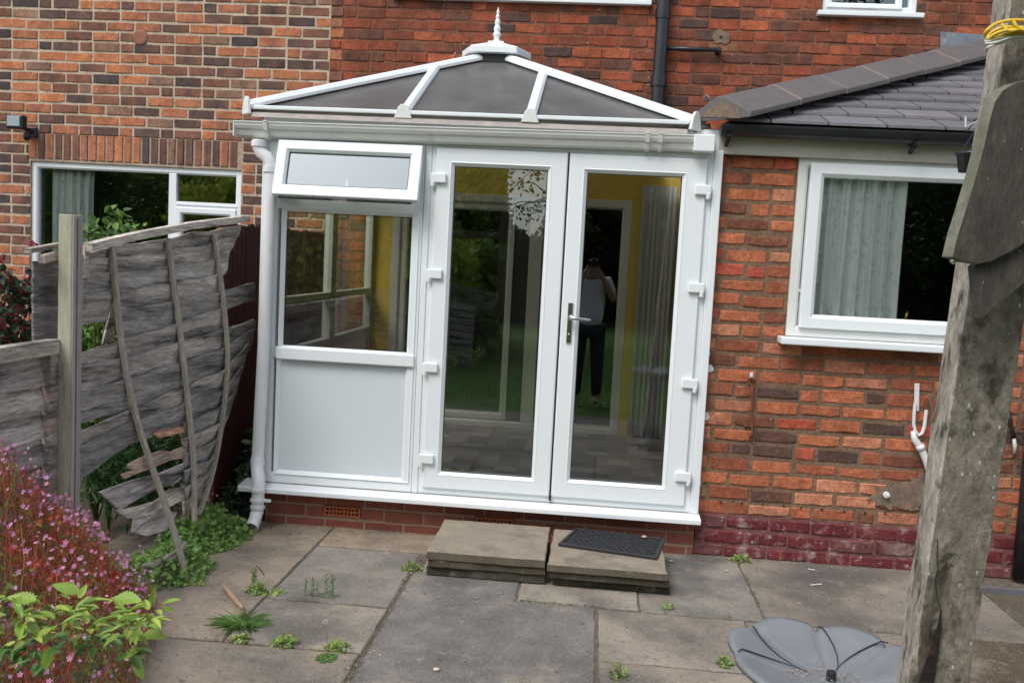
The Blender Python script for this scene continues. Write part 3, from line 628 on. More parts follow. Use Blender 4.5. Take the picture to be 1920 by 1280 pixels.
# plinth
mb=MB(); brick_wall(mb,-1.84,.66,-.01,.205,0.0,.0745,.2335,.0105,lambda z:PAL_N,[(-1,9,(.32,.22,.155))],[(-1.487,-1.262,.062,.130),(-.59,-.365,.062,.130)],hdr=99,hoff=98,off=.09,depth=.1,jit=.0012,bev=.004,proud=.006,zoff=-.010)
mb.box(-1.84,-1.74,.11,2.35,-.01,.205,(.2,.06,.04))
pl=mb.build('plinth',M['brick_new'],co)
for (vx0,vx1) in ((-1.483,-1.266),(-.586,-.369)):
    z0_,z1_=.066,.126; v=MB()
    v.box(vx0,vx1,.012,.05,z0_,z1_,None,1)
    v.box(vx0,vx1,-.009,.02,z0_,z0_+.010);v.box(vx0,vx1,-.009,.02,z1_-.010,z1_);v.box(vx0,vx0+.012,-.0085,.02,z0_+.01,z1_-.01);v.box(vx1-.012,vx1,-.0085,.02,z0_+.01,z1_-.01)
    v.box(vx0+.012,vx1-.012,-.008,.02,(z0_+z1_)/2-.0045,(z0_+z1_)/2+.0045)
    n_=9; wdt=(vx1-vx0-.024)/n_
    for i in range(1,n_): v.box(vx0+.012+i*wdt-.0045,vx0+.012+i*wdt+.0045,-.0075,.02,z0_+.01,z1_-.01)
    v.build('air_brick',[M['terracotta'],M['gasket']],pl)
# cill
mb=MB(); mb.prism([(-1.965,-.125,.205),(-1.965,-.125,.230),(-1.965,-.118,.236),(-1.965,.03,.250),(-1.965,.03,.205)],(2.645,0,0)); mb.build('cill',M['upvc'],co,bevel=.003)
# base/outer frames of the left light and the door set
mb=MB(); frame(mb,FX0,-.968,.245,2.262,.062,FY,.07,.012,.010)
mb.box(FX0+.055,-1.02,FY+.001,FY+.069,1.835,1.895)       # transom above the glass
mb.box(FX0+.055,-1.02,FY+.001,FY+.069,.985,1.045)
sf=mb.build('side_window',M['upvc'],co,bevel=.004)
b_=MB(); 
def bead(mb,x0,x1,z0,z1,w=.018,y=FY,d=.02): mb.ring(x0,x1,z0,z1,[(0,y+d),(0,y),(.003,y-.001),(w,y+d*.8),(w,y+d)])
bead(b_,-1.780,-.985,1.032,1.845,.022,FY-.006,.03); bead(b_,-1.785,-.985,.300,.992,.022,FY-.006,.03); b_.build('bead',M['upvc'],sf)
b_=MB(); b_.box(-1.79,-.98,FY-.018,FY-.0005,.975,1.045); b_.build('transom_rail',M['upvc'],sf,bevel=.007,seg=3)
b_=MB(); b_.box(-1.77,-1.0,-.008,-.004,1.04,1.84); b_.build('glass',M['glass'],sf)
b_=MB(); b_.box(-1.775,-.99,-.010,.014,.31,.985); b_.build('infill_panel',mat('panel_upvc',(.66,.72,.745),.35,n=[(2,.02)]),sf)
b_=MB(); b_.ring(-1.752,-1.008,1.056,1.820,[(0,-.0105),(0,-.0085),(.004,-.0085),(.004,-.0105)]); b_.build('gasket',M['gasket'],sf)
mb=MB(); mb.box(FX0+.005,.62,FY-.0035,FY-.0005,.2465,.2500); mb.build('sealant_line',mat('grimy_sealant',(.22,.20,.17),.7,n=[(60,.4)]),co)
# corner post
mb=MB(); mb.box(-1.905,FX0-.001,-.028,.07,.248,2.262); mb.build('corner_post',M['upvc'],co,bevel=.006)
mb=MB(); mb.box(-.966,-.930,FY-.004,FY+.066,.246,2.262); mb.build('mullion',M['upvc'],co,bevel=.006,seg=3)
mb=MB(); mb.box(.625,.672,FY-.012,FY+.066,.246,2.262); mb.build('edge_trim',M['upvc'],co,bevel=.005)
mb=MB(); frame(mb,-.930,.625,.245,2.262,.045,FY+.002,.07,.004,.004); mb.build('door_frame',M['upvc'],co,bevel=.004)
# top opening vent: hinged on its top edge, swung out
SX0,SX1=-1.812,-.990; ang=R(17)
s=MB(); sh=.325
s.ring(0,SX1-SX0,-sh,0,[(0,.05),(0,.004),(.004,0),(.052,0),(.066,.016),(.066,.05)])
vs=s.build('vent_sash',M['upvc'],co,bevel=.005,seg=3)
s=MB(); s.box(.055,SX1-SX0-.055,.026,.030,-sh+.055,-.055); vg=s.build('glass',M['glass_vent'],vs)
s=MB(); s.ring(.066,SX1-SX0-.066,-sh+.066,-.066,[(0,.020),(0,.024),(.004,.024),(.004,.020)]); s.build('gasket',M['gasket'],vs)
s=MB(); s.box((SX1-SX0)/2-.01,(SX1-SX0)/2+.004,.034,.05,-sh+.05,-sh+.115); s.build('handle',M['upvc'],vs,bevel=.003)
s=MB(); s.box(.03,.34,.03,.045,-sh-.008,-sh); s.box(.42,.78,.03,.045,-sh-.008,-sh); s.build('stay_arm',M['iron'],vs)
vs.matrix_parent_inverse=Matrix(); vs.parent=None
vs.location=(SX0+.014,FY-.045,2.219); vs.rotation_euler=(-ang,0,0)
vs.parent=co; vs.matrix_parent_inverse=co.matrix_basis.inverted()
mb=MB(); mb.box(-1.80,-.985,.0,.005,1.90,2.20); mb.build('vent_shade_sheet',M['dark_int'],co)  # dark sheet across the opening, interior shade put into its colour
# doors
def door(x0,x1,z0,z1,gx0,gx1,gz0,gz1,y,hside):
    m_=MB()
    # stile/rail ring with unequal insets
    V=[];F=[];prof=[(0,.06),(0,.005),(.005,0),(1,0),(1.0,.06)]
    O=[(x0,z0),(x1,z0),(x1,z1),(x0,z1)];I=[(gx0,gz0),(gx1,gz0),(gx1,gz1),(gx0,gz1)]
    sg=[(1,1),(-1,1),(-1,-1),(1,-1)]
    n=7
    for (ox,oz),(ix,iz),(sx,sz) in zip(O,I,sg):
        V+=[Vector((ox,y+.06,oz)),Vector((ox,y+.006,oz)),Vector((ox+sx*.006,y,oz+sz*.006)),Vector((ix-sx*.024,y,iz-sz*.024)),Vector((ix-sx*.020,y-.003,iz-sz*.020)),Vector((ix,y+.017,iz)),Vector((ix,y+.06,iz))]
    for k in range(4):
        for i in range(n): F.append((k*n+i,((k+1)%4)*n+i,((k+1)%4)*n+(i+1)%n,k*n+(i+1)%n))
    m_.idx(V,F); d=m_.build('door',M['upvc'],co,bevel=.0025)
    m_=MB(); m_.box(gx0-.01,gx1+.01,y+.022,y+.026,gz0-.01,gz1+.01); m_.build('glass',M['glass'],d)
    m_=MB(); m_.ring(gx0,gx1,gz0,gz1,[(0,y+.016),(0,y+.0215),(.0035,y+.0215),(.0035,y+.016)]); m_.build('gasket',M['gasket'],d)
    for hz in (2.045,1.512,.982,.456):
        h=MB()
        if hside<0: a=x0-.025; h.box(a,a+.088,y-.022,y-.001,hz-.027,hz+.027); kx=a+.014; h.box(x0-.028,x0-.002,y-.012,y+.001,hz-.040,hz-.020)
        else: a=x1+.025; h.box(a-.088,a,y-.022,y-.001,hz-.027,hz+.027); kx=a-.014; h.box(x1+.002,x1+.028,y-.012,y+.001,hz-.040,hz-.020)
        h.tube([(kx,y-.012,hz-.016),(kx,y-.012,hz-.052)],[.013,.011],12)
        h.build('hinge',M['upvc'],d,bevel=.009,seg=3)
    return d
DY=FY-.018
d1=door(-.903,-.170,.285,2.215,-.798,-.278,.385,2.115,DY,-1)
d2=door(-.160,.592,.285,2.215,-.058,.459,.393,2.111,DY,1)
m_=MB(); m_.box(-.170,-.160,DY+.012,DY+.02,.29,2.21); m_.box(-.171,-.159,DY-.001,DY+.01,.262,.292); m_.build('meeting_gap',M['gasket'],co)
# handle
hx=-.110; h=MB(); h.box(hx-.014,hx+.014,DY-.010,DY-.0005,1.165,1.395); hp=h.build('handle',M['chrome'],d2,bevel=.006,seg=3)
h=MB(); h.tube([(hx,DY-.008,1.308),(hx,DY-.045,1.308)],.0095,12); h.tube([(hx-.006,DY-.047,1.310),(hx+.03,DY-.050,1.309),(hx+.115,DY-.050,1.305)],[.011,.0105,.0095],12)
h.build('lever',M['chrome'],d2,smooth=True); h=MB(); h.lathe([(.001,-.006),(.007,-.005),(.008,0)],(hx,DY-.010,1.215),12,'y'); h.build('lock_barrel',M['chrome'],d2,smooth=True)
h=MB(); h.box(hx-.002,hx+.002,DY-.0175,DY-.0155,1.207,1.222); h.build('keyhole',M['gasket'],d2)
# head / eaves beam, gutter
mb=MB(); mb.box(-1.905,.672,-.026,.06,2.2625,2.375); mb.build('eaves_beam',M['upvc'],co,bevel=.004)
gz0,gz1=2.302,2.328
gp=[(0,-.080),(-.035,-.080),(-.052,-.070),(-.060,-.052),(-.062,-.040),(-.075,-.034),(-.084,-.018),(-.086,-.004),(-.091,-.002),(-.091,.004),(-.080,.004),(-.078,-.010),(-.062,-.028),(0,-.034)]
mb=MB(); gutter_profile(mb,-2.045,.56,gz0,gz1-.001,-.032,gp); 
gt=mb.build('gutter',M['upvc_grey'],co)
mb=MB(); mb.box(-2.046,-2.040,-.12,-.032,gz0-.08,gz0+.004); mb.build('gutter_stop',M['upvc_grey'],gt)
mb=MB(); mb.box(.50,.612,-.128,-.03,2.243,2.333); mb.build('gutter_end_box',M['upvc'],gt,bevel=.006,seg=3)
for px in (497,1216,1240):
    q=AY(px,240,-.12); m_=MB(); zo=lerp(gz0,gz1,(q.x+2.04)/2.64)-.001
    gutter_profile(m_,q.x-.011,q.x+.011,zo,zo,-.032,[(a-.008,b-.008) if b<-.02 else (a-.009,b+.006) for a,b in gp]); m_.build('gutter_clip',M['upvc_grey'],gt)
# roof
EA=2.385; RYf=-.055; AXm=-.742; AYm=1.235; AZm=2.985
L0=Vector((-1.985,RYf,EA)); R0=Vector((.502,RYf,EA+.01)); AP=Vector((AXm,AYm,AZm)); AW=Vector((AXm,2.39,AZm)); LW=Vector((-1.985,2.39,EA)); RW=Vector((.502,2.39,EA))
def roofpanel(pts):
    m_=MB(); m_.prism(pts,(0,0,-.02)); m_.build('roof_panel',M['poly'],co)
def xs(x,side):
    # point on hip above eave x
    t=(x-L0.x)/(AP.x-L0.x) if side<0 else (R0.x-x)/(R0.x-AP.x)
    return (L0 if side<0 else R0).lerp(AP,t)
BX1=AY(757,222,RYf).x; BX2=AY(994,230,RYf).x
roofpanel([L0,Vector((BX1,RYf,EA)),xs(BX1,-1)]); roofpanel([Vector((BX1,RYf,EA)),Vector((BX2,RYf,EA)),xs(BX2,1),AP,xs(BX1,-1)]); roofpanel([Vector((BX2,RYf,EA)),R0,xs(BX2,1)])
roofpanel([L0,AP,AW,LW]); roofpanel([R0,RW,AW,AP])
def glaz(a,b,w_=.062,h_=.035,lift=.012):
    m_=MB(); a=Vector(a);b=Vector(b);d=(b-a).normalized();sx=d.cross(Vector((0,0,1))).normalized();uz=sx.cross(d)
    V=[]
    for p in (a,b):
        for i,j in ((-.5,0),(-.5,.4),(-.3,.9),(-.1,1),(.1,1),(.3,.9),(.5,.4),(.5,0)): V.append(p+sx*i*w_+uz*(j*h_+lift-.012))
    F=[(i,(i+1)%8,8+(i+1)%8,8+i) for i in range(8)]+[tuple(range(7,-1,-1)),tuple(range(8,16))]
    m_.idx(V,F); return m_.build('glazing_bar',M['upvc'],co,bevel=.002)
wh=M['upvc']
glaz(L0,AP,.085,.045); glaz(R0,AP,.085,.045); glaz((BX1,RYf,EA),xs(BX1,-1)); glaz((BX2,RYf,EA+.005),xs(BX2,1)); glaz(AP,AW,.1,.05)
glaz(LW+Vector((0,-.03,0)),AW+Vector((0,-.03,0)));glaz(RW+Vector((0,-.03,0)),AW+Vector((0,-.03,0)))
m_=MB(); m_.bar(L0+Vector((.02,-.006,.006)),R0+Vector((-.02,-.006,.006)),.03,.022); m_.build('eaves_trim',M['upvc'],co,bevel=.004)
m_=MB(); m_.prism([(L0.x+.03,RYf+.03,EA-.005),(L0.x+.03,RYf-.03,EA-.03),(L0.x+.03,RYf-.035,EA-.05),(L0.x+.03,.03,EA-.015)],(2.42,0,0)); m_.build('eaves_lip',mat('dirty_upvc',(.40,.35,.32),.6,n=[(20,.2)]),co)
for x_,ea in ((BX1,EA),(BX2,EA+.005)):
    m_=MB(); m_.prism([(x_-.05,RYf-.03,ea-.025),(x_+.05,RYf-.03,ea-.025),(x_+.03,RYf-.03,ea+.035),(x_+.014,RYf-.03,ea+.052),(x_-.014,RYf-.03,ea+.052),(x_-.03,RYf-.03,ea+.035)],(0,.02,0)); m_.build('end_cap',M['upvc_grey'],co,bevel=.004)
for P_,sg in ((L0,-1),(R0,1)):
    m_=MB(); q=P_+Vector((sg*.012,-.02,0)); dv=Vector((.707*-sg,.707,0)); pv_=Vector((.707*sg*-1,-.707,0)); sx=Vector((.707,.707*sg,0))*.045
    m_.prism([q-sx+Vector((0,0,-.035)),q+sx+Vector((0,0,-.035)),q+sx*.6+Vector((0,0,.04)),q+sx*.2+Vector((0,0,.065)),q-sx*.2+Vector((0,0,.065)),q-sx*.6+Vector((0,0,.04))],Vector((-sg*.014,.014,0))); m_.build('end_cap',M['upvc_grey'],co,bevel=.004)
# boss cap: faceted low pyramid, finial and cresting
bc=Vector((AXm,AYm-.02,AZm+.015)); m_=MB()
hexa=[(-.17,.02),(-.11,-.14),(.11,-.14),(.17,.02),(.13,.2),(-.13,.2)]
V=[Vector((bc.x+x*1.4,bc.y+y*1.1,bc.z-.022-.12*max(0,abs(x)-.11))) for x,y in hexa]+[Vector((bc.x+x*1.4,bc.y+y*1.1,bc.z+.022-.12*max(0,abs(x)-.11))) for x,y in hexa]+[Vector((bc.x+x*.5,bc.y+y*.5,bc.z+.060)) for x,y in hexa]
F=[tuple(range(5,-1,-1))]+[(i,(i+1)%6,6+(i+1)%6,6+i) for i in range(6)]+[(6+i,6+(i+1)%6,12+(i+1)%6,12+i) for i in range(6)]+[tuple(range(12,18))]
m_.idx(V,F); m_.build('boss_cap',M['upvc'],co,bevel=.006,seg=3)
m_=MB(); m_.box(bc.x-.11,bc.x+.11,bc.y-.12,bc.y-.02,bc.z-.075,bc.z-.023); m_.build('cap_shade_block',M['gasket'],co)  # added dark block: the shade under the boss cap made solid
m_=MB(); m_.box(bc.x-.055,bc.x+.055,bc.y-.05,bc.y+.08,bc.z+.056,bc.z+.078); m_.build('finial_base',M['upvc'],co,bevel=.006)
m_=MB(); prof=[(.032,.07),(.03,.085),(.020,.10),(.024,.118),(.032,.13),(.022,.145),(.026,.17),(.018,.19),(.021,.215),(.012,.235),(.016,.25),(.009,.265),(.012,.28),(.005,.298),(.001,.315)]
m_.lathe([(r_*.9,h_) for r_,h_ in prof],(bc.x,bc.y,bc.z),10); m_.build('finial',M['upvc'],co)
for k in range(9):
    m_=MB(); yy=bc.y+.10+k*.11; hh=.11
    m_.box(AXm-.006,AXm+.006,yy-.035,yy+.035,AZm+.04,AZm+.065); m_.box(AXm-.006,AXm+.006,yy-.02,yy-.004,AZm+.06,AZm+.10); m_.box(AXm-.006,AXm+.006,yy+.006,yy+.02,AZm+.06,AZm+.10); m_.box(AXm-.006,AXm+.006,yy-.007,yy+.009,AZm+.095,AZm+.145)
    m_.build('ridge_cresting',M['upvc'],co,bevel=.002)
# left glazed side wall, floor
m_=MB(); X=-1.84
for y0_,y1_ in ((.075,1.20),(1.205,2.37)):
    for a,b,c,d in ((y0_,y0_+.06,.245,2.3),(y1_-.06,y1_,.245,2.3),(y0_+.06,y1_-.06,.245,.32),(y0_+.06,y1_-.06,.93,1.0),(y0_+.06,y1_-.06,2.22,2.3),(y0_+.06,y1_-.06,1.28,1.32)): m_.box(X-.03,X+.03,a,b,c,d)
sw=m_.build('side_wall_frame',bpy.data.materials['cream_dim_upvc'],co,bevel=.003)  # indoor dimness put into the colour of these white frames
m_=MB(); m_.box(X-.008,X+.008,.1,2.34,.31,.94); m_.build('infill_panel',M['upvc'],sw)
m_=MB(); m_.box(X-.002,X+.002,.12,2.32,.99,2.24); m_.build('glass',M['glass'],sw)
m_=MB(); nx_,ny_=16,16
for i in range(nx_):
    for j in range(ny_):
        c=random.choice([(.17,.15,.13),(.24,.21,.18),(.30,.265,.235),(.13,.115,.105),(.2,.175,.15)])
        x0_=-1.8+i*2.45/nx_; y0_=.06+j*2.3/ny_
        m_.face([(x0_,y0_,.222),(x0_+2.45/nx_,y0_,.222),(x0_+2.45/nx_,y0_+2.3/ny_,.222),(x0_,y0_+2.3/ny_,.222)],c)
m_.box(-1.8,.65,.06,2.37,.19,.2215,(.1,.1,.1)); m_.build('floor',M['vinyl'],co)
# white downpipe (left)
dpp=[(-1.925,-.075,2.235),(-1.925,-.075,2.175),(-1.918,-.075,2.15),(-1.89,-.075,2.125),(-1.845,-.075,2.095),(-1.825,-.075,2.07),(-1.822,-.075,2.03)]
q=[AY(px,py,-.085) for px,py in [(482,266),(483,280),(489,290),(503,298),(509,308),(508,330),(504,460),(497,600),(490,740),(482,865)]]
q=[AY(485,262,-.09),AY(485,276,-.09),AY(489,286,-.09),AY(500,294,-.09),AY(506,304,-.09),AY(508,318,-.09),AY(503,450,-.09),AY(495,640,-.09),AY(483,860,-.09)]
m_=MB(); m_.tube(q,.035,18); 
for a,b in ((1,.2),): pass
def collar(m_,px,py,Y=-.09,r_=.0415,h_=.03,dx=0): 
    c=AY(px,py,Y); m_.tube([(c.x,c.y,c.z+h_/2),(c.x,c.y,c.z-h_/2)],r_,18)
collar(m_,485,270); collar(m_,507,318); 
dpo=m_.build('downpipe',M['whitepipe'],co,smooth=True); dpo.modifiers.new('e','EDGE_SPLIT')
m_=MB(); q=[AY(483,855,-.09),AY(482,876,-.105),AY(484,892,-.135),AY(485,905,-.16),AY(484,925,-.17),AY(482,962,-.17)]
m_.tube(q,[.036,.036,.037,.037,.036,.036],18,caps=False); collar(m_,483,866); 
c=AY(484,914,-.17)
for py_ in (918,937,950): collar(m_,483,py_,-.17,.0425,.016)
e0=AY(482,958,-.17); e1=e0+Vector((-.002,-.03,-.045)); e2=e0+Vector((-.004,-.075,-.075))
m_.tube([e0,e1,e2],.036,18,caps=False); m_.tube([e1.lerp(e2,.75),e2],.0395,18,caps=False)
sh_=m_.build('pipe_shoe',M['whitepipe'],dpo,smooth=True); so=sh_.modifiers.new('s','SOLIDIFY'); so.thickness=.003; sh_.modifiers.new('e','EDGE_SPLIT')
m_=MB(); c=AY(484,937,-.17); m_.box(c.x,c.x+.075,-.175,-.166,c.z-.009,c.z+.009); m_.build('pipe_bracket',M['whitepipe'],dpo,bevel=.002)
# vertical curtain inside and pendant lamp
curtain('door_curtain',.36,.64,.24,2.25,2.30,.012,7,'blind','grey curtain gathered beside the inner patio door, seen through the right door glass',0)
pt=AY(1113,368,3.4); lp=thing('pendant_lamp',(pt.x,3.4,2.5),'yellow pendant lamp shade with white rim seen through the right door glass','lamp')
m_=MB(); m_.lathe([(.03,.18),(.06,.175),(.13,.02),(.135,0)],(pt.x,3.4,pt.z-.05),20); m_.build('lamp_shade',M['lampshade'],lp,smooth=True)
m_=MB(); m_.lathe([(.137,-.012),(.14,.004),(.1,.006)],(pt.x,3.4,pt.z-.05),20); m_.build('rim',M['upvc'],lp,smooth=True)
m_=MB(); m_.tube([(pt.x,3.4,pt.z+.1),(pt.x,3.4,2.5)],.004,6); m_.build('cord',M['upvc'],lp)

# ================= stacked paving slabs as door steps, rubber mat
def stepslab(x0,x1,y0,y1,z0,z1,rot,label,col):
    mb=MB(); cx,cy=(x0+x1)/2,(y0+y1)/2
    def rp(x,y):
        dx,dy=x-cx,y-cy; return (cx+dx*math.cos(rot)-dy*math.sin(rot),cy+dx*math.sin(rot)+dy*math.cos(rot))
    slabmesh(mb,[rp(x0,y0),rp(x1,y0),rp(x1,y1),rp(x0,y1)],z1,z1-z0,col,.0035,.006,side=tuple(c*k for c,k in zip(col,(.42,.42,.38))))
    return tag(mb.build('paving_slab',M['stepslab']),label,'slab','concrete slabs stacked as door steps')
tc_=(.27,.235,.19)
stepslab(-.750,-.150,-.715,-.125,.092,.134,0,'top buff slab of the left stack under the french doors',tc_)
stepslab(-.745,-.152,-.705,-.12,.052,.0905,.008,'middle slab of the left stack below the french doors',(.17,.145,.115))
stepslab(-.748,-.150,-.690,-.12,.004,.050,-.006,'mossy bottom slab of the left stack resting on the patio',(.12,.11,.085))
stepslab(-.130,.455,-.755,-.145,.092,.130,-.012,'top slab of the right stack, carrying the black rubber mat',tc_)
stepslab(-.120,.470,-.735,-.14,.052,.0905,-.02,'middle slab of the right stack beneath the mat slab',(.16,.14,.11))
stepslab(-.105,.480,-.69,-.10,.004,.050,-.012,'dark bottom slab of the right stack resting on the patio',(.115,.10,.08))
mt=MB(); A=[AZ(px,py,.140) for px,py in [(1046,1020),(1232,1047),(1248,1010),(1080,990)]]
def mp_(u,v,z): p=A[0].lerp(A[1],u).lerp(A[3].lerp(A[2],u),v); return Vector((p.x,p.y,.1345+z))
def mbox(u0,u1,v0,v1,z0,z1):
    V=[mp_(u0,v0,z0),mp_(u1,v0,z0),mp_(u1,v1,z0),mp_(u0,v1,z0),mp_(u0,v0,z1),mp_(u1,v0,z1),mp_(u1,v1,z1),mp_(u0,v1,z1)]
    mt.idx(V,[(0,3,2,1),(4,5,6,7),(0,1,5,4),(1,2,6,5),(2,3,7,6),(3,0,4,7)])
mbox(0,1,0,1,-.001,.003); mbox(0,1,0,.05,.003,.011);mbox(0,1,.95,1,.003,.011);mbox(0,.03,.05,.95,.003,.011);mbox(.97,1,.05,.95,.003,.011)
for j in range(11):
    v=.05+.9*j/11
    for i in range(15):
        u=.035+(.93)*(i+(.5 if j%2 else 0))/15
        if u<.93: mbox(u,u+.048,v+.012,v+.05,.003,.010)
tag(mt.build('rubber_mat',M['rubber'],bevel=.0012),'black rubber doormat with raised bars lying askew on the right step','doormat')

# ================= fence on the left
def timber(seedc=None): 
    g_=U(.8,1.2); c=random.choice([(.37,.355,.345),(.43,.40,.38),(.30,.29,.29),(.39,.36,.345)]); return tuple(x*g_ for x in c)
def interp(tab,x):
    if x<=tab[0][0]: return tab[0][1]
    for (a,b),(c,d) in zip(tab,tab[1:]):
        if x<=c: return b+(d-b)*(x-a)/(c-a)
    return tab[-1][1]
ST=[(-1.65,[(0,-2.33),(1.7,-2.40)]),(-1.2,[(0,-2.02),(.33,-2.14),(.79,-2.25),(1.33,-2.32),(1.6,-2.345)]),(-.97,[(0,-1.897),(.331,-2.025),(.793,-2.181),(1.33,-2.274),(1.61,-2.30)]),
    (-.55,[(0,-2.06),(.3,-2.047),(.477,-2.058),(.873,-2.105),(1.32,-2.172),(1.64,-2.221)]),(-.15,[(0,-2.2),(.07,-2.188),(.483,-2.087),(.948,-2.036),(1.31,-2.067),(1.67,-2.137)]),(.35,[(0,-2.3),(.85,-1.99),(1.4,-1.96),(1.8,-2.06)])]
def SX(Y,z): return interp([(y,interp(t,z)) for y,t in ST],Y)
def onS(px,py,off=0):
    d=AF+AR*((px-960)/FPX)-AU*((py-640)/FPX)
    # march along the ray until x - SX changes sign
    lo=None;prev=None;t=2.5
    while t<7.5:
        p=CAM+d*t; v=p.x-SX(p.y,p.z)-off
        if prev is not None and prev>0>=v:
            a,b=t-.03,t
            for _ in range(20):
                m=(a+b)/2;p=CAM+d*m
                if p.x-SX(p.y,p.z)-off>0:a=m
                else:b=m
            return CAM+d*a
        prev=v;t+=.03
    return AX(px,py,-2.1)
def poly_interp(pl,x):
    return interp(pl,x)
S4=lambda L:[(x/2.9766,400+y/2.9766) for x,y in L]
S5=lambda L:[(100+x/3.2,700+y/3.2) for x,y in L]
bp=thing('broken_fence_panel',(-2.1,-.6,0),'weathered grey lap fence panel, bowed and broken, leaning toward the patio','fence panel')
bd=MB()
def board(top,bot,col=None,n=30,overl=.036,edge=(.24,.20,.16)):
    col=col or timber(); x0=max(top[0][0],bot[0][0]); x1=min(top[-1][0],bot[-1][0])
    x0=top[0][0]; x1=top[-1][0]; bx0=bot[0][0]; bx1=bot[-1][0]
    w1=[U(-1.2,1.2) for _ in range(8)]
    T=[];B=[]
    for i in range(n+1):
        t=i/n; xt=lerp(x0,x1,t); xb=lerp(bx0,bx1,t)
        wob=noise.noise(Vector((xt*.025,top[0][1]*.13,top[-1][1]*.1)))*6; wob2=noise.noise(Vector((xt*.025,bot[0][1]*.13,bot[-1][1]*.1)))*6
        a=onS(xt,poly_interp(top,xt)+wob,overl); b=onS(xb,poly_interp(bot,xb)+wob2+5,0)
        T.append(a);B.append(b)
    K=5; G_=[]
    for i in range(n+1):
        G_.append([T[i].lerp(B[i],k/(K-1))+Vector((noise.noise(Vector((i*.35,k*.6,x0+top[0][1])))*.006,0,0)) for k in range(K)])
    th=Vector((-.011,0,0)); V=[];F=[]
    for i in range(n+1):
        for k in range(K): V.append(G_[i][k])
    m0=len(V)
    for i in range(n+1):
        for k in range(K): V.append(G_[i][k]+th)
    for i in range(n):
        for k in range(K-1):
            a=i*K+k; F.append((a,a+1,a+K+1,a+K)); F.append((m0+a,m0+a+K,m0+a+K+1,m0+a+1))
        a=i*K; F.append((a,a+K,m0+a+K,m0+a)); a=i*K+K-1; F.append((a,m0+a,m0+a+K,a+K))
    for i in (0,n):
        for k in range(K-1): a=i*K+k; F.append((a,a+1,m0+a+1,m0+a))
    bd.idx(V,F,col)
s0=S4([(300,265),(470,222),(600,196),(920,138),(1190,98),(1350,62)])
s1=S4([(470,255),(620,250),(930,213),(1180,172),(1330,112)])
s2=S4([(470,345),(620,335),(940,297),(1190,258),(1300,185)])
s3=S4([(455,465),(640,435),(950,395),(1210,345),(1265,315)])
s2b=S4([(470,345),(620,335),(940,297),(1190,258),(1290,195)])
s4=S4([(455,608),(640,565),(700,530),(965,490),(1215,440),(1420,388)])
s4l=S4([(455,608),(605,572)])
s5=S4([(450,772),(650,720),(700,692),(975,622),(1220,542),(1240,536)])
s6b=S4([(450,865),(655,812),(990,732),(1225,650),(1245,645)])
s6=S4([(450,865),(655,812),(990,732),(1225,650),(1428,600)])
s7=S4([(450,995),(670,935),(1000,840),(1228,760),(1425,640)])
s8=S4([(445,1155),(700,1090),(760,1075),(1020,985),(1235,870),(1400,740)])
board(s0,s1); board(s1,s2); board(s2b,s3)
board([p for p in s3 if p[0]<220],s4l); board([(213,548),(319,532.7),(406,516),(420,508)],[(215,582),(324,564),(408,548),(413,546)])
board([(215,582),(324,564),(408,548),(413,546)],[(232,632),(328,609),(410,582),(415,580)])
board(s5,s6b); board(s6,s7); board(s7,s8)
# lower boards
t9=S5([(155,360),(440,225),(500,200),(780,95)]); b9=S5([(155,450),(460,290),(520,265),(790,180)]); b10=S5([(155,632),(490,388),(640,345),(785,318)])
board(t9,b9); board(b9,b10)
# right column between the second and third batten, and beyond
rt=[(345,731,404,692,470,648)]
B2=[731,757,794,823,853,880,915,950]; B3=[692,730,762,795,826,858,888,925]; EN=[640,690,735,780,820,850,885,915]; EX=[468,456,442,428,414,402,393,385]; XB3=[425,420,414,410,405,398,390,378]
for k in range(7):
    board([(343+k,B2[k]),(XB3[k],B3[k]),(EX[k],EN[k])],[(344+k,B2[k+1]),(XB3[k+1],B3[k+1]),(EX[k+1],EN[k+1])],n=16)
# extra loose ends reaching toward the conservatory
board([(410,548),(478,530)],[(412,578),(478,560)],n=6,col=(.26,.25,.245)); board([(412,620),(477,601)],[(414,655),(474,640)],n=6,col=(.23,.22,.21))
# broken pieces round the hole
def piece(pts,col,off=.01,th=.012):
    P=[onS(*p,off) for p in S5(pts)]; c=sum(P,Vector())/len(P)
    n=len(P); V=P+[p+Vector((-th,0,0)) for p in P]
    bd.idx(V,[tuple(range(n)),tuple(range(2*n-1,n-1,-1))]+[(i,i+n,(i+1)%n+n,(i+1)%n) for i in range(n)],col)
piece([(455,545),(520,510),(590,482),(660,462),(715,470),(740,455),(785,440),(800,470),(800,505),(700,520),(600,565),(500,600),(430,632),(415,605),(500,575),(460,570)],(.42,.31,.25),.02)
piece([(280,712),(400,668),(480,640),(640,600),(815,528),(818,590),(740,655),(640,690),(520,745),(400,818)],(.34,.32,.31),.004)
piece([(380,822),(520,795),(630,760),(665,720),(700,695),(760,685),(818,680),(800,745),(760,765),(700,800),(560,850),(450,870)],(.44,.41,.36),.012)
piece([(490,862),(640,812),(745,832),(720,880),(680,940),(560,975),(480,950)],(.36,.34,.32),.0)
piece([(540,1150),(620,1120),(730,1070),(805,1005),(795,1050),(740,1095),(600,1165)],(.38,.35,.3),.02)
piece([(620,345),(785,318),(780,352),(700,372),(635,385),(612,365)],(.55,.30,.19),.02)
piece([(770,350),(800,345),(808,430),(785,430)],(.45,.35,.26),.0); piece([(800,600),(822,600),(812,870),(790,880),(785,760)],(.4,.34,.28),.0)
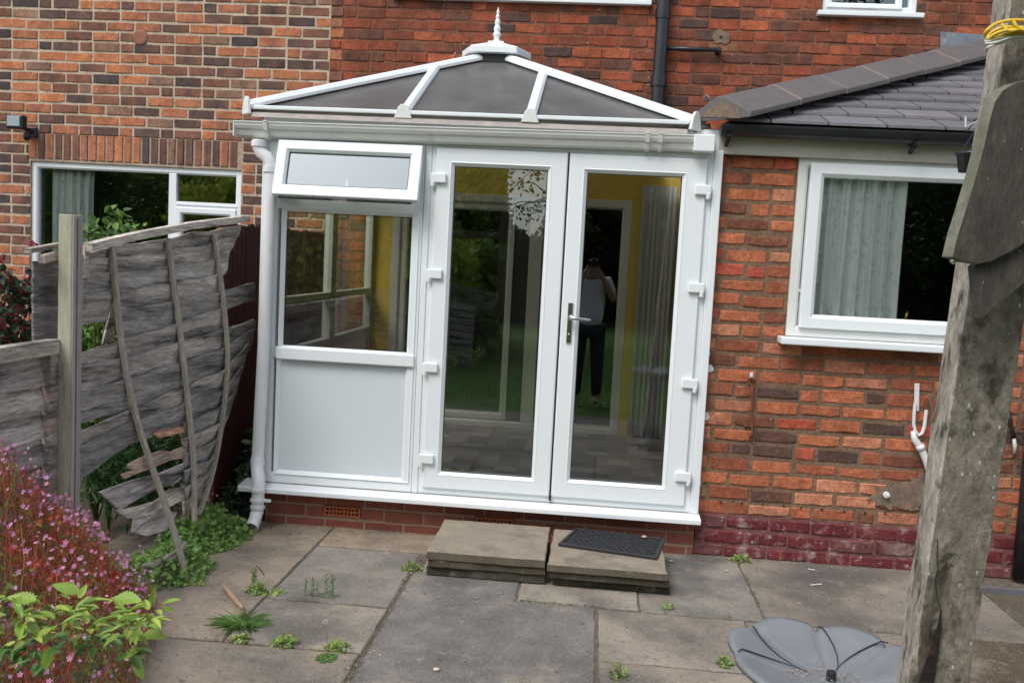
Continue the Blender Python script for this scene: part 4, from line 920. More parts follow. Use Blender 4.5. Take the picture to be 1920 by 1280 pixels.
# torn slat standing behind the gap, and panel end left of the post
P=[AX(px,py,-2.36) for px,py in [(193,645),(206,590),(208,560),(214,560),(216,640)]]; bd.prism(P,(-.01,0,0),(.42,.39,.37))
for k,(ya,yb) in enumerate(((488,520),(518,552),(550,588),(586,640))):
    P=[AX(62,ya+2,-2.38),AX(110,ya,-2.36),AX(110,yb+4,-2.36),AX(64,yb+3,-2.38)]; bd.prism(P,(-.01,0,0),(.24,.23,.235))
bd.build('boards',M['wood'],bp)
def strip(pl,w_,t_,off,name='batten',col=(.37,.33,.28),n=24):
    m_=MB(); xs_=pl; pts=[]
    # resample by y
    for i in range(n+1):
        t=i/n*(len(pl)-1); k=min(int(t),len(pl)-2); f_=t-k
        px=lerp(pl[k][0],pl[k+1][0],f_);py=lerp(pl[k][1],pl[k+1][1],f_); pts.append(onS(px,py,off))
    for _ in range(6): pts=[pts[0]]+[(pts[i-1]+pts[i]*2+pts[i+1])/4 for i in range(1,n)]+[pts[-1]]
    V=[];F=[]
    for i,p in enumerate(pts):
        V+=[p+Vector((0,-w_/2,0)),p+Vector((0,w_/2,0)),p+Vector((t_,w_/2,0)),p+Vector((t_,-w_/2,0))]
    for i in range(n):
        for k in range(4): F.append((4*i+k,4*i+(k+1)%4,4*i+4+(k+1)%4,4*i+4+k))
    F.append((0,1,2,3));F.append((4*n+3,4*n+2,4*n+1,4*n))
    m_.idx(V,F,col); return m_.build(name,M['batten'],bp,bevel=.002)
strip([(205,450),(209,500),(216,580),(228,680),(246,770),(272,850),(300,925),(325,1000),(346,1078)],.031,.020,.034)
strip([(311,446),(318,500),(328,570),(338,650),(348,740),(356,820),(362,880),(361,975)],.031,.020,.034)
strip([(398,440),(408,500),(417,570),(424,650),(425,690),(418,760),(408,830),(395,900),(370,962)],.030,.020,.034)
def rail(pl,h_,t_,off=.030,col=(.50,.46,.42)):
    m_=MB(); V=[];F=[];n=len(pl)
    for px,py in pl:
        p=onS(px,py,off); V+=[p,p+Vector((0,0,-h_)),p+Vector((t_,0,-h_)),p+Vector((t_,0,0))]
    for i in range(n-1):
        for k in range(4): F.append((4*i+k,4*i+(k+1)%4,4*i+4+(k+1)%4,4*i+4+k))
    F.append((0,1,2,3));F.append((4*n-1,4*n-2,4*n-3,4*n-4)); m_.idx(V,F,col); return m_.build('top_rail',M['wood'],bp)
rail([(155,456),(200,445),(250,434),(300,425),(350,416),(400,410),(455,404)],.036,.045)
m_=MB(); m_.bar(AX(52,470,-2.36),AX(112,459,-2.36),.03,.02,col=(.44,.41,.37)); m_.bar(AX(78,486,-2.33),AX(108,478,-2.33),.03,.035,col=(.5,.42,.38)); m_.bar(AX(158,462,-2.31),AX(160,524,-2.29),.03,.02,up=Vector((1,0,0)),col=(.5,.42,.38)); m_.build('loose_rail',M['wood'],bp)
# fence post
PX_,PY_=-2.335,-1.34
fp=thing('fence_post',(PX_,PY_,0),'square weathered timber fence post with grooved side standing between the panels','post')
m_=MB(); q=AX(108,402,-2.3)
p00=AY(108,410,-1.41); p01=AY(153,410,-1.41)
zt=1.71; a0=p00.x; 
xr=AY(136,650,-1.40).x; xl=AY(107.5,650,-1.40).x; yb_=AX(154,650,xr).y; ym=lerp(-1.40,yb_,.42)
m_.box(xl,xr-.008,-1.40,yb_,0,zt,(.42,.40,.31)); m_.box(xr-.0075,xr,-1.399,ym-.006,0,zt-.001,(.42,.37,.34)); m_.box(xr-.0075,xr,ym+.006,yb_-.001,0,zt-.001,(.36,.335,.325))
m_.build('shaft',M['postwood'],fp,bevel=.005)
m_=MB(); q=AX(119,690,-2.285); m_.box(-2.29,-2.27,-1.425,-1.405,q.z-.03,q.z+.03); m_.build('metal_clip',M['chrome'],fp,bevel=.002)
# low near panel
lp_=thing('low_fence_panel',(-2.33,-2.2,0),'low weathered lap fence panel with wavy boards left of the timber post','fence panel')
m_=MB(); 
for k in range(9):
    z1_=1.10-k*.118; n=24; col=timber(); V=[];F=[]
    for i in range(n+1):
        y=lerp(-4.2,-1.432,i/n); w1=noise.noise(Vector((y*1.6,k*3.3,0)))*.018; w2=noise.noise(Vector((y*1.6,(k+1)*3.3,0)))*.018
        V+=[Vector((-2.345,y,z1_+.02+w1)),Vector((-2.315,y,z1_-.118+w2)),Vector((-2.323,y,z1_-.122+w2)),Vector((-2.353,y,z1_+.02+w1))]
    for i in range(n):
        for j in range(4): F.append((4*i+j,4*i+(j+1)%4,4*i+4+(j+1)%4,4*i+4+j))
    m_.idx(V,F,col)
m_.build('boards',M['wood'],lp_)
m_=MB(); m_.box(-2.34,-2.285,-4.2,-1.401,1.105,1.170,(.52,.49,.43)); m_.build('top_rail',M['wood'],lp_,bevel=.004)
m_=MB(); m_.box(-2.335,-2.29,-1.46,-1.401,0,1.104,(.34,.28,.26)); m_.build('end_batten',M['wood'],lp_,bevel=.003)
# maroon fence beside the conservatory
m_=MB(); y=-.02
while y<2.33:
    m_.box(-2.17,-2.15+U(0,.004),y,y+.062,.0,1.745+U(-.012,.012)); y+=.07
m_.box(-2.20,-2.171,-.02,2.33,.3,.37); m_.box(-2.20,-2.171,-.02,2.33,1.35,1.42)
tag(m_.build('boundary_fence',M['maroon']),'dark maroon vertical board fence between broken panel and conservatory','fence')

# ================= concrete clothes post, boards and ropes
cp=thing('concrete_post',(.72,-3.55,0),'tall rough lichen covered concrete post in the right foreground, split near its base','post')
th=R(-21); W_=.105; W2=.098
def postpt(u,v,z): # u along front face, v depth
    c,s_=math.cos(th),math.sin(th); o=(.643,-3.60)
    lx=(z-1.45)*-.0; return Vector((o[0]+u*c-v*s_,o[1]+u*s_+v*c,z))
# left-lit face is the one seen left of the front edge
cE=AY(1706,1280,-3.62); cT=AY(1893,0,-3.62); 
def edgex(z): return cE.x+(cT.x-cE.x)*(z-cE.z)/(cT.z-cE.z)
m_=MB(); nz=120; V=[];F=[]; ring_n=0
fdir=Vector((.995,-.07,0)).normalized(); ldir=Vector((.09,.995,0)).normalized()
for j in range(nz+1):
    z=lerp(-.02,2.45,j/nz); e=Vector((edgex(z),-3.62,z)); prof_=[]
    Wf,Wl=.098,.088
    for t in [0,.04,.15,.3,.45,.6,.75,.88,.97,1]: prof_.append(e+fdir*Wf*t)
    for t in [.08,.3,.5,.75,1]: prof_.append(e+fdir*Wf+ldir*Wl*t)
    for t in [.7,.4,0]: prof_.append(e+ldir*Wl+fdir*Wf*t)
    for t in [.8,.55,.3,.1]: prof_.append(e+ldir*Wl*t)
    c_=e+fdir*Wf/2+ldir*Wl/2
    for i,p in enumerate(prof_):
        d=(p-c_); d.z=0; L_=d.length; d.normalize()
        k=noise.noise(p*16)*.0025+noise.noise(p*55)*.0018
        if i in (0,9): k-=.004+abs(noise.noise(Vector((z*30,i,0))))*.006
        # spalled split low on the front-left of the post
        if z<1.19:
            cx_=.30+.25*(1.19-z)/.45*-.0; u=(i/9 if i<=9 else 9); wv=max(0,(1.19-z)/.5)
            tt={0:0,1:.04,2:.15,3:.3,4:.45,5:.6,6:.75}.get(i,None)
            if tt is not None:
                ctr=.42-.42*min(1,(1.19-z)/.36); wd_=.035+.13*min(1,(1.19-z)/.3); 
                k-=.030*math.exp(-((tt-ctr)/wd_)**2)*min(1,(1.19-z)/.06)
        V.append(p+d*k)
    ring_n=len(prof_)
for j in range(nz):
    for i in range(ring_n): a=j*ring_n+i;b=j*ring_n+(i+1)%ring_n; F.append((a,b,b+ring_n,a+ring_n))
F.append(tuple(range(ring_n-1,-1,-1)));F.append(tuple(nz*ring_n+i for i in range(ring_n)))
frontc=(.27,.232,.185); leftc=(.54,.48,.40)  # left face paler by weathering, with its stronger light mixed into the colour
n0=len(m_.v); m_.v+=[tuple(p) for p in V]
for k_,f_ in enumerate(F):
    m_.f.append(tuple(n0+i for i in f_)); i=k_%ring_n
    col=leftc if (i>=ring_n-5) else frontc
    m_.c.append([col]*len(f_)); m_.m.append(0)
m_.hascol=True
m_.build('shaft',M['postcon'],cp,smooth=False)
# dark gash with rusty steel showing
def onfront(px,py,off=.002): 
    # plane through front face
    n_=Vector((fdir.y,-fdir.x,0)); d=AF+AR*((px-960)/FPX)-AU*((py-640)/FPX); p0=Vector((edgex(1.0),-3.62,1.0))
    n_=Vector((0,-1,0)) if False else n_
    t=(p0-CAM).dot(n_)/d.dot(n_); return CAM+d*t+n_*off
m_=MB(); L1=[(1764,1142),(1760,1162),(1756,1178),(1748,1192),(1744,1212),(1737,1232),(1730,1256),(1722,1281),(1716,1300)]; L2=[(1765,1142),(1764,1160),(1765,1180),(1760,1200),(1759,1222),(1755,1240),(1753,1262),(1748,1282),(1745,1300)]
m_.prism([onfront(*p,.0035) for p in L1+L2[::-1]],(0,.004,0)); m_.build('split',mat('rust_gash',(.02,.012,.01),.95,n=[(60,.6)],bump=[(50,1,.01)],stain=[(22,(.16,.05,.015),.55,.68)]),cp)
m_=MB(); cr=[(1757,1010),(1756,1040),(1758,1065),(1753,1085),(1755,1110),(1760,1130),(1764,1145)]
for a,b in zip(cr,cr[1:]): m_.bar(onfront(*a,.003),onfront(*b,.003),.0012,.0012)
m_.build('hairline_crack',M['gasket'],cp)
# board at the top of the post
def onpl(px,py,Y): return AY(px,py,Y)
bdn=thing('notched_board',AY(1850,350,-3.78),'thick grey lichen spotted board with rounded corner fixed across the concrete post','board')
edge_=[(1786,482),(1796,440),(1812,390),(1830,330),(1846,270),(1856,225),(1866,190),(1880,170),(1905,155),(1960,143),(2100,135),(2100,360),(1960,430),(1900,470),(1860,490),(1835,495),(1808,490)]
m_=MB(); P=[onpl(x,y,-3.735) for x,y in edge_]; m_.prism(P,(-.009,.022,0),None,0,1); m_.build('board',[M['plank'],M['plank_edge']],bdn,bevel=.0012)
m_=MB(); P=[onpl(x,y,-3.722) for x,y in [(1828,500),(1834,560),(1838,598),(1850,590),(1900,548),(1960,500),(2100,420),(2100,330),(1960,410),(1900,450),(1860,470)]]; m_.prism(P,(0,.03,0)); m_.build('diagonal_brace',M['plank'],bdn,bevel=.001)
m_=MB(); q=AY(1788,489,-3.72); m_.lathe([(.001,-.006),(.004,-.005),(.0055,.0),(.004,.006)],(q.x,q.y,q.z),10,'y'); m_.build('bolt_head',M['chrome'],bdn,smooth=True)
# ropes
def ropeloop(pts,r_,Y,m,nm,label,cat='rope'):
    m_=MB()
    for pl in pts:
        P=[]
        pl=[Vector((x,y,dy)) for x,y,dy in pl]
        for i in range(len(pl)-1):
            p0=pl[max(i-1,0)];p1=pl[i];p2=pl[i+1];p3=pl[min(i+2,len(pl)-1)]
            for k in range(6):
                t=k/6; q=.5*((2*p1)+(-p0+p2)*t+(2*p0-5*p1+4*p2-p3)*t*t+(-p0+3*p1-3*p2+p3)*t**3); P.append(AY(q.x,q.y,Y+q.z))
        P.append(AY(pl[-1].x,pl[-1].y,Y+pl[-1].z)); m_.tube(P,r_,8)
    return tag(m_.build(nm,M[m],smooth=True),label,cat)
ropeloop([[(1950,42,0),(1905,38,0),(1870,44,0),(1850,58,0),(1848,68,.01),(1858,72,.01),(1880,66,0),(1915,62,0),(1960,64,0)],[(1950,56,0),(1912,52,-.004),(1880,52,-.004),(1858,62,0),(1852,74,0),(1870,62,-.008),(1905,54,-.008),(1950,48,-.008)],[(1900,40,-.01),(1908,52,-.012),(1925,58,-.01),(1950,60,0)],[(1878,46,-.004),(1892,58,-.01),(1915,56,-.012),(1945,66,-.01)]],.0027,-3.66,'yrope','rope','yellow plastic cord looped round the top of the concrete post')
ropeloop([[(1950,64,0),(1910,66,0),(1875,72,0),(1851,78,.0),(1848,76,.02)],[(1950,72,0),(1905,74,0),(1872,82,0),(1852,90,0),(1850,96,.02)],[(1950,68,-.003),(1900,70,-.003),(1868,80,-.003),(1847,82,0)]],.0022,-3.66,'wrope','cord','thin white string wrapped round the concrete post under the yellow cord','string')
# hanging pot
hp_=AY(1818,300,-.55)
hb=thing('hanging_pot',(hp_.x,-.55,hp_.z+.25),'small black hanging pot on wires below the extension gutter','plant pot')
m_=MB(); m_.lathe([(.001,-.06),(.055,-.058),(.07,.02),(.078,.022),(.078,.034),(.068,.034),(.05,-.04),(.001,-.045)],(hp_.x+.01,-.55,hp_.z),20); m_.build('pot',M['black'],hb,smooth=True)
m_=MB(); tp=Vector((hp_.x+.09,-.42,hp_.z+.22))
for a in (0,2.1,4.2): m_.tube([(hp_.x+.01+.07*math.cos(a),-.55+.07*math.sin(a),hp_.z+.03),tp],.0025,6)
m_.tube([tp,(tp.x+.02,-.30,tp.z+.02),(tp.x+.02,-.15,2.375)],.003,6); m_.build('hanger_wire',M['black'],hb)
m_=MB(); q=AY(1811,230,-.5); m_.bar((q.x,-.5,q.z-.02),(q.x-.004,-.5,q.z+.03),.006,.006,up=Vector((1,0,0))); m_.bar((q.x,-.5,q.z-.02),(tp.x,-.45,tp.z),.003,.003); m_.build('white_clip',M['whitepipe'],hb)

# ================= bird bath (petal bowl) in front, bottom right
bb=thing('bird_bath',(.615,-3.02,0),'grey petal shaped resin bird bath bowl with short black tube at its centre','bird bath')
m_=MB(); NS=96; NR=14; V=[];F=[]; bc_=Vector((.620,-3.065,.66))
for j in range(NR+1):
    t=j/NR
    for i in range(NS):
        a=2*math.pi*i/NS; pet=abs(math.sin(a*4+.35)); r_=(.232+.020*pet**.7+.012*math.sin(a*3+1))*t
        z=.005+.05*t**2.2+.012*pet*t*t - (.012 if pet<.12 and t>.25 else 0)*t -.02*max(0,t-.9)*10*.5
        V.append(bc_+Vector((r_*math.cos(a)*.98,r_*math.sin(a)*1.02,z)))
for j in range(NR):
    for i in range(NS): a=j*NS+i;b=j*NS+(i+1)%NS; F.append((a,b,b+NS,a+NS))
m_.idx(V,F); bo=m_.build('bowl',M['greyresin'],bb,smooth=True,fixn=False); so=bo.modifiers.new('s','SOLIDIFY'); so.thickness=.014; so.offset=1
m_=MB()
for k in range(8):
    a=(k*math.pi-.35)/4; P=[]
    for t in [.22,.35,.5,.65,.8,.92,1.0]:
        aa=a+.55*(1-t)*(1 if k%2 else -1); pet=abs(math.sin(aa*4+.35)); r_=(.232+.020*pet**.7+.012*math.sin(aa*3+1))*t; z=.005+.05*t**2.2+.012*pet*t*t-(.010 if pet<.12 else 0)*t+.0035
        P.append(bc_+Vector((r_*math.cos(aa)*.98,r_*math.sin(aa)*1.02,z)))
    m_.tube(P,[.0006,.001,.0014,.0017,.0019,.0019,.0014],6)
m_.build('petal_groove',M['gasket'],bb)
m_=MB(); m_.tube([bc_+Vector((0,0,.0)),bc_+Vector((0,0,.028))],.0115,14); m_.build('tube',M['black'],bb,bevel=.002)
m_=MB(); m_.lathe([(.13,0),(.13,.05),(.08,.08),(.05,.16),(.045,.45),(.07,.60),(.12,.655)],(bc_.x,bc_.y,0),20); m_.build('pedestal',M['greyresin'],bb,smooth=True)
m_=MB()
for _ in range(160):
    a=U(0,6.28);r_=U(.02,.10)**1; p=bc_+Vector((r_*math.cos(a)-.03,r_*math.sin(a)*.8+.0,.012+.05*(r_/.27)**2.2)); s_=U(.002,.005)
    m_.idx([p+Vector((U(-s_,s_),U(-s_,s_),U(0,s_))) for _ in range(4)],[(0,1,2),(0,2,3),(0,3,1),(1,3,2)])
tag(m_.build('dirt',M['brokenwood'],bb),'brown leaf litter collected in the bowl',kind='stuff')
for k in ('label','category'): pass

# ================= plants
def leafshape(kind):
    if kind=='oval': return [(0,0),(.18,.16),(.30,.38),(.27,.65),(.12,.88),(0,1),(-.12,.88),(-.27,.65),(-.30,.38),(-.18,.16)]
    if kind=='lobed': return [(0,0),(.10,.25),(.42,.22),(.30,.42),(.55,.62),(.24,.60),(.22,.92),(.07,.72),(0,1),(-.07,.72),(-.22,.92),(-.24,.60),(-.55,.62),(-.30,.42),(-.42,.22),(-.10,.25)]
    if kind=='narrow': return [(0,0),(.09,.3),(.07,.7),(0,1),(-.07,.7),(-.09,.3)]
    if kind=='serrate':
        P=[];n=9
        for i in range(n+1):
            t=i/n; w_=.36*math.sin(math.pi*min(1,t**.8))**.8*(1-.25*t)
            P.append((w_,t)); 
            if i<n: P.append((w_*.74,t+.045))
        L_=[(0,0)]+P[1:-1]+[(0,1.02)]+[(-x,y) for x,y in P[1:-1][::-1]]
        return L_
def addleaf(mb,p,dirv,nrm,L_,shape,col,bend=.15,fold=.2,width=1):
    d=dirv.normalized(); s=d.cross(nrm).normalized(); n=s.cross(d).normalized()
    P=[]
    for x,y in shape:
        P.append(p+d*(y*L_)+s*(x*L_*width)+n*(abs(x)*fold*L_-bend*y*y*L_))
    k=len(shape)
    # split along the midrib for a crease
    top=max(range(k),key=lambda i:shape[i][1])
    mb.face(P[:top+1],col); mb.face([P[0]]+P[top:],tuple(c*.93 for c in col))
def rv():
    while True:
        v=Vector((U(-1,1),U(-1,1),U(-1,1)))
        if .05<v.length<1: return v.normalized()
LS={k:leafshape(k) for k in ('oval','lobed','narrow','serrate')}
def jitcol(c,a=.25):
    k=U(1-a,1+a); return (min(1,c[0]*k*U(.9,1.1)),min(1,c[1]*k),min(1,c[2]*k*U(.85,1.15)))
# --- flowering herb mound (lower left)
fb=thing('flowering_herb',(-1.9,-2.2,0),'mound of red stemmed herb with tiny pink flowers spilling over the patio corner','flowering plant')
def moundh(x,y):
    # height of the mound top at (x,y)
    ed=interp([(-3.7,-1.30),(-3.0,-1.36),(-2.3,-1.50),(-1.7,-1.68),(-1.3,-1.86)],y); u=(x+2.32)/(ed+2.32); v1=(y+3.5)/.5; v2=(-1.28-y)/.75
    if u<0 or u>1: return 0
    h=.80*(1-u**2.5)*min(1,max(0,v2)**.6)*(.92+.25*noise.noise(Vector((x*4,y*4,0))))
    return max(0,h)
lf=MB();st=MB();fl=MB()
N=0
while N<24000:
    x=U(-2.32,-1.38);y=U(-3.7,-1.25);h=moundh(x,y)
    if h<.04: continue
    z=h*(1-rnd()**2.2*.75)+.0; N+=1
    q=noise.noise(Vector((x*3.2,y*3.2,z*3.2)))+U(-.22,.22)+.28*(h-z)+.05
    if q>.08: col=jitcol((.22,.31,.07))
    elif q>-.04: col=jitcol((.55,.24,.09))
    else: col=jitcol((.58,.09,.06))
    d=(rv()+Vector((.25,-.25,.5))).normalized()
    addleaf(lf,Vector((x,y,z)),d,(rv()+Vector((0,-.4,1))),U(.010,.022),LS['lobed'] if rnd()<.6 else LS['narrow'],col,.2,.1)
for _ in range(2600):
    x=U(-2.3,-1.40);y=U(-3.6,-1.28);h=moundh(x,y)
    if h<.06: continue
    a=Vector((x+U(-.1,.08),y+U(-.08,.08),max(0,h-.16)));b=Vector((x+U(-.05,.06),y+U(-.06,.05),h+U(-.02,.075))); m1=a.lerp(b,.5)+Vector((U(-.02,.02),U(-.02,.02),0))
    st.tube([a,m1,b],[.0016,.0013,.0009],4,col=jitcol(random.choice([(.52,.10,.07),(.50,.16,.08),(.30,.26,.08)])),caps=False)
def flower(mb,c,n,r_,col):
    t=n.cross(Vector((.3,.2,1))).normalized(); b=n.cross(t)
    for k in range(5):
        a=k*1.2566+U(-.1,.1); d=t*math.cos(a)+b*math.sin(a); s=n.cross(d)
        mb.face([c,c+d*r_*.6-s*r_*.32+n*.001,c+d*r_+n*.0015,c+d*r_*.6+s*r_*.32+n*.001],col)
cnt=0
while cnt<1250:
    x=U(-2.32,-1.38);y=U(-3.6,-1.28);h=moundh(x,y)
    if h<.05: continue
    c=Vector((x+U(0,.03),y,h+U(.0,.10))); n=(Vector((.15,-.9,.6))+rv()*.8).normalized()
    flower(fl,c,n,U(.005,.0115),jitcol(random.choice([(.80,.33,.62),(.85,.44,.72),(.70,.22,.5)]),.12)); cnt+=1
    st.tube([c-Vector((U(-.02,.02),U(-.01,.01),.10)),c],.0009,3,col=(.25,.08,.04),caps=False)
lo=lf.build('foliage',M['leaf'],fb,fixn=False); st.build('stems',M['stem'],fb,fixn=False); tag(fl.build('flowers',M['petal'],fb,fixn=False),kind='stuff')
# --- broad bright green leaves, bottom left
lb=thing('leafy_shoot',(-1.45,-3.2,0),'bright green serrated leaves on arching shoots in front of the pink flowers','shrub')
lf=MB();st=MB()
clusters=[(40,1150),(85,1130),(130,1150),(165,1175),(200,1140),(235,1150),(265,1170),(60,1185),(110,1195),(185,1205),(20,1120),(240,1215),(290,1135),(15,1215),(80,1240),(150,1128),(110,1170),(150,1190),(55,1210),(240,1175),(180,1165),(30,1175),(280,1155)]
broot=Vector((-1.28,-3.28,.1))
for (px,py) in clusters:
    base=AY(px+U(-8,8),py+U(-6,6),-3.15+U(-.12,.12))
    m1=base+Vector((U(-.03,.01),.02,-.02)); st.tube([m1+Vector((-.04,.03,-.03)),m1,base],[.002,.0018,.0014],5,col=(.16,.13,.05))
    for k in range(9):
        d=Vector((U(-1,1),U(-.9,.4),U(-.3,.3))); p=base+d*.035
        addleaf(lf,p,d,Vector((U(-.3,.3),U(-.25,.15),1)),U(.028,.056),LS['serrate'],jitcol(random.choice([(.30,.45,.07),(.22,.38,.06),(.38,.48,.09)]) if py<1190 else (.11,.22,.055),.3),U(.1,.3),U(.1,.3),U(.62,.82))
for (px,py,dx,dz,L_) in [(232,1178,1,-.2,.065),(270,1185,1,.05,.06),(232,1232,.6,.5,.06),(255,1240,.5,-.7,.045),(70,1125,-.9,.2,.07),(150,1110,-.6,.3,.065),(215,1120,.9,.15,.075),(100,1210,-.3,-.8,.07)]:
    base=AY(px,py,-3.18); addleaf(lf,base,Vector((dx,-.25,dz)),Vector((0,-.6,1)),L_,LS['serrate'],jitcol((.26,.40,.06),.12),.15,.12,.95)
lf.build('foliage',M['leaf'],lb,fixn=False); st.build('stems',M['stem'],lb,fixn=False)
# generic ground plant made of leaves in a dome
def dome(name,label,cat,c,rx,ry,h,n,shape,L_,cols,group=None,flowers=0,up=.5,fl_col=(.6,.3,.5),xlim=None):
    t=thing(name,(c[0],c[1],c[2]),label,cat,group); lf=MB();st=MB()
    for _ in range(n):
        a=U(0,6.283);r_=math.sqrt(rnd()); x=c[0]+rx*r_*math.cos(a);y=c[1]+ry*r_*math.sin(a)
        if xlim and x<xlim: continue
        hh=h*(1-r_**2)*(.7+.6*noise.noise(Vector((x*9,y*9,c[0])))) ; z=c[2]+max(.004,hh*(1-rnd()**1.8*.8))
        addleaf(lf,Vector((x,y,z)),(rv()+Vector((0,-.2,up*.3))),(rv()*.6+Vector((0,-.3,1))),U(*L_),LS[shape],jitcol(random.choice(cols)),.2,.12)
        if rnd()<.25: st.tube([(c[0]+(x-c[0])*.5,c[1]+(y-c[1])*.5,c[2]),(x,y,z)],.0009,3,col=(.14,.16,.05),caps=False)
    lf.build('foliage',M['leaf'],t,fixn=False); 
    if len(st.f)>30: st.build('stems',M['stem'],t,fixn=False)
    if flowers:
        f_=MB()
        for _ in range(flowers):
            a=U(0,6.283);r_=rnd(); x=c[0]+rx*r_*math.cos(a);y=c[1]+ry*r_*math.sin(a); flower(f_,Vector((x,y,c[2]+h*(1-r_*r_)+.02)),Vector((0,-.8,.6)),.008,fl_col)
        f_.build('flowers',M['petal'],t,fixn=False)
    return t
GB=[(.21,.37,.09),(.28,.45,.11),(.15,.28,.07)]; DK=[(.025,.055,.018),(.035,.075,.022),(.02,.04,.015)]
dome('cranesbill','green lobed leaf plant growing at the broken fence foot beside the patio','plant',(-2.04,-.38,0),.24,.34,.22,1500,'lobed',(.022,.042),GB,flowers=5)
dome('cranesbill','low green plant spilling around the leaning batten beside the pink flowers','plant',(-2.0,-.95,0),.22,.28,.17,1000,'lobed',(.02,.038),GB,flowers=8)
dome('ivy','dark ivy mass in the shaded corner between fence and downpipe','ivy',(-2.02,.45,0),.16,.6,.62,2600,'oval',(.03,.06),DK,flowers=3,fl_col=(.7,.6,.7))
for (px,py,h_,n_,lab) in [(480,1112,.05,120,'small weed tuft at the crossing of joints left of the centre slab'),(430,1165,.01,0,''),(632,1215,.05,70,'low weed in the joint left of the watermark-free centre slab, near bottom edge'),(535,1208,.05,90,'yellowish green weed clump on the lower left joint'),(770,1068,.05,60,'small pale weed beside the left step stack'),(1390,1052,.07,60,'small yellow green weed against the maroon plinth'),(1252,1142,.05,24,'tiny bright green seedling on the joint right of the steps'),(1160,1272,.10,40,'upright leafy weed at the bottom edge near the centre'),(1357,1245,.05,50,'little yellowish weed beside the grey bird bath'),(370,1096,.02,40,'flat green weed rosette near the leaning batten'),(452,1200,.04,50,'small spiky seedling below the grass tuft'),(340,1097,.015,20,'tiny weed sprig beside the leaning batten foot'),(520,1112,.02,30,'tiny moss sprig on the diagonal joint')]:
    if not n_: continue
    lab=lab.replace('watermark-free centre slab, near bottom edge','wide centre slab near the photo bottom')
    q=AZ(px,py,0); dome('weed',lab,'weed',(q.x,q.y,0),.055 if n_>55 else .035,.04,h_,n_,'oval',(.014,.026),[(.22,.36,.09),(.30,.38,.10)],'weeds in the patio joints')
# spiky upright weeds
for (px,py,lab) in [(600,1120,'upright wispy weeds growing along the joint left of the centre slab'),(472,1100,'tall thin weed standing in the diagonal joint')]:
    q=AZ(px,py,0); t=thing('weed',(q.x,q.y,0),lab,'weed','weeds in the patio joints'); lf=MB(); st=MB()
    for k in range(9 if px==600 else 4):
        b_=Vector((q.x+U(-.08,.09) if px==600 else q.x+U(-.03,.03),q.y+U(-.015,.015),0)); hh=U(.05,.13); e=b_+Vector((U(-.015,.015),U(-.015,.015),hh)); st.tube([b_,e],.0011,4,col=(.12,.2,.06))
        for j in range(14): 
            p=b_.lerp(e,j/14); addleaf(lf,p,rv()+Vector((0,0,.6)),rv(),U(.012,.022),LS['narrow'],jitcol((.14,.27,.08)),.1,.1,1.6)
    lf.build('foliage',M['leaf'],t,fixn=False); st.build('stems',M['stem'],t,fixn=False)
# grass tuft
q=AZ(452,1172,0); t=thing('grass_tuft',(q.x,q.y,0),'spreading green grass tuft growing from the paving beside the wood stick','grass'); lf=MB()
for _ in range(240):
    a=U(0,6.28); L_=U(.06,.14); d=Vector((math.cos(a),math.sin(a)*.8,U(.15,.6))); addleaf(lf,Vector((q.x+U(-.03,.03),q.y+U(-.02,.02),.003)),d,Vector((0,0,1)),L_,LS['narrow'],jitcol((.22,.38,.12)),U(.1,.45),.05,.16)
lf.build('blades',M['leaf'],t,fixn=False)
# stick
a=AZ(417,1098,.01);b=AZ(455,1143,.01); mb=MB(); n=10
mb.tube([a.lerp(b,i/n)+Vector((noise.noise(Vector((i,0,0)))*.004,0,.008+noise.noise(Vector((0,i,0)))*.003)) for i in range(n+1)],[.007,.011,.012,.010,.012,.012,.011,.012,.011,.010,.006],7); tag(mb.build('wood_stick',M['brokenwood']),'short broken piece of brown wood lying on the left paving','stick')
mb=MB(); a=AZ(480,1062,.0);b=AZ(496,1080,.0); mb.tube([a+Vector((0,0,.004)),a.lerp(b,.5)+Vector((.006,0,.006)),b+Vector((0,0,.004))],.0025,6); tag(mb.build('twig',M['soil']),'thin dark curved twig on the paving near the fence foot','twig')
# dandelion clock
q=AZ(613,1235,0); dd=thing('dandelion',(q.x,q.y,0),'dandelion seed head on a thin stem above the lower left joint','dandelion'); tp=AY(610,1165,q.y)
mb=MB(); mb.tube([(q.x,q.y,0),((q.x+tp.x)/2+.004,q.y,tp.z/2),tp],.0014,6,col=(.25,.16,.10)); mb.build('stem',M['stem'],dd)
mb=MB()
for _ in range(90): d=rv(); mb.tube([tp,tp+d*.011],.00035,3,col=(.6,.6,.55),caps=False)
mb.build('seed_head',M['stem'],dd,fixn=False); 
lf=MB()
for k in range(7): a=k*.9; addleaf(lf,Vector((q.x,q.y,.006)),Vector((math.cos(a),math.sin(a),.15)),Vector((0,0,1)),U(.04,.06),LS['lobed'],jitcol((.10,.2,.045)),.2,.1)
lf.build('leaves',M['leaf'],dd,fixn=False)
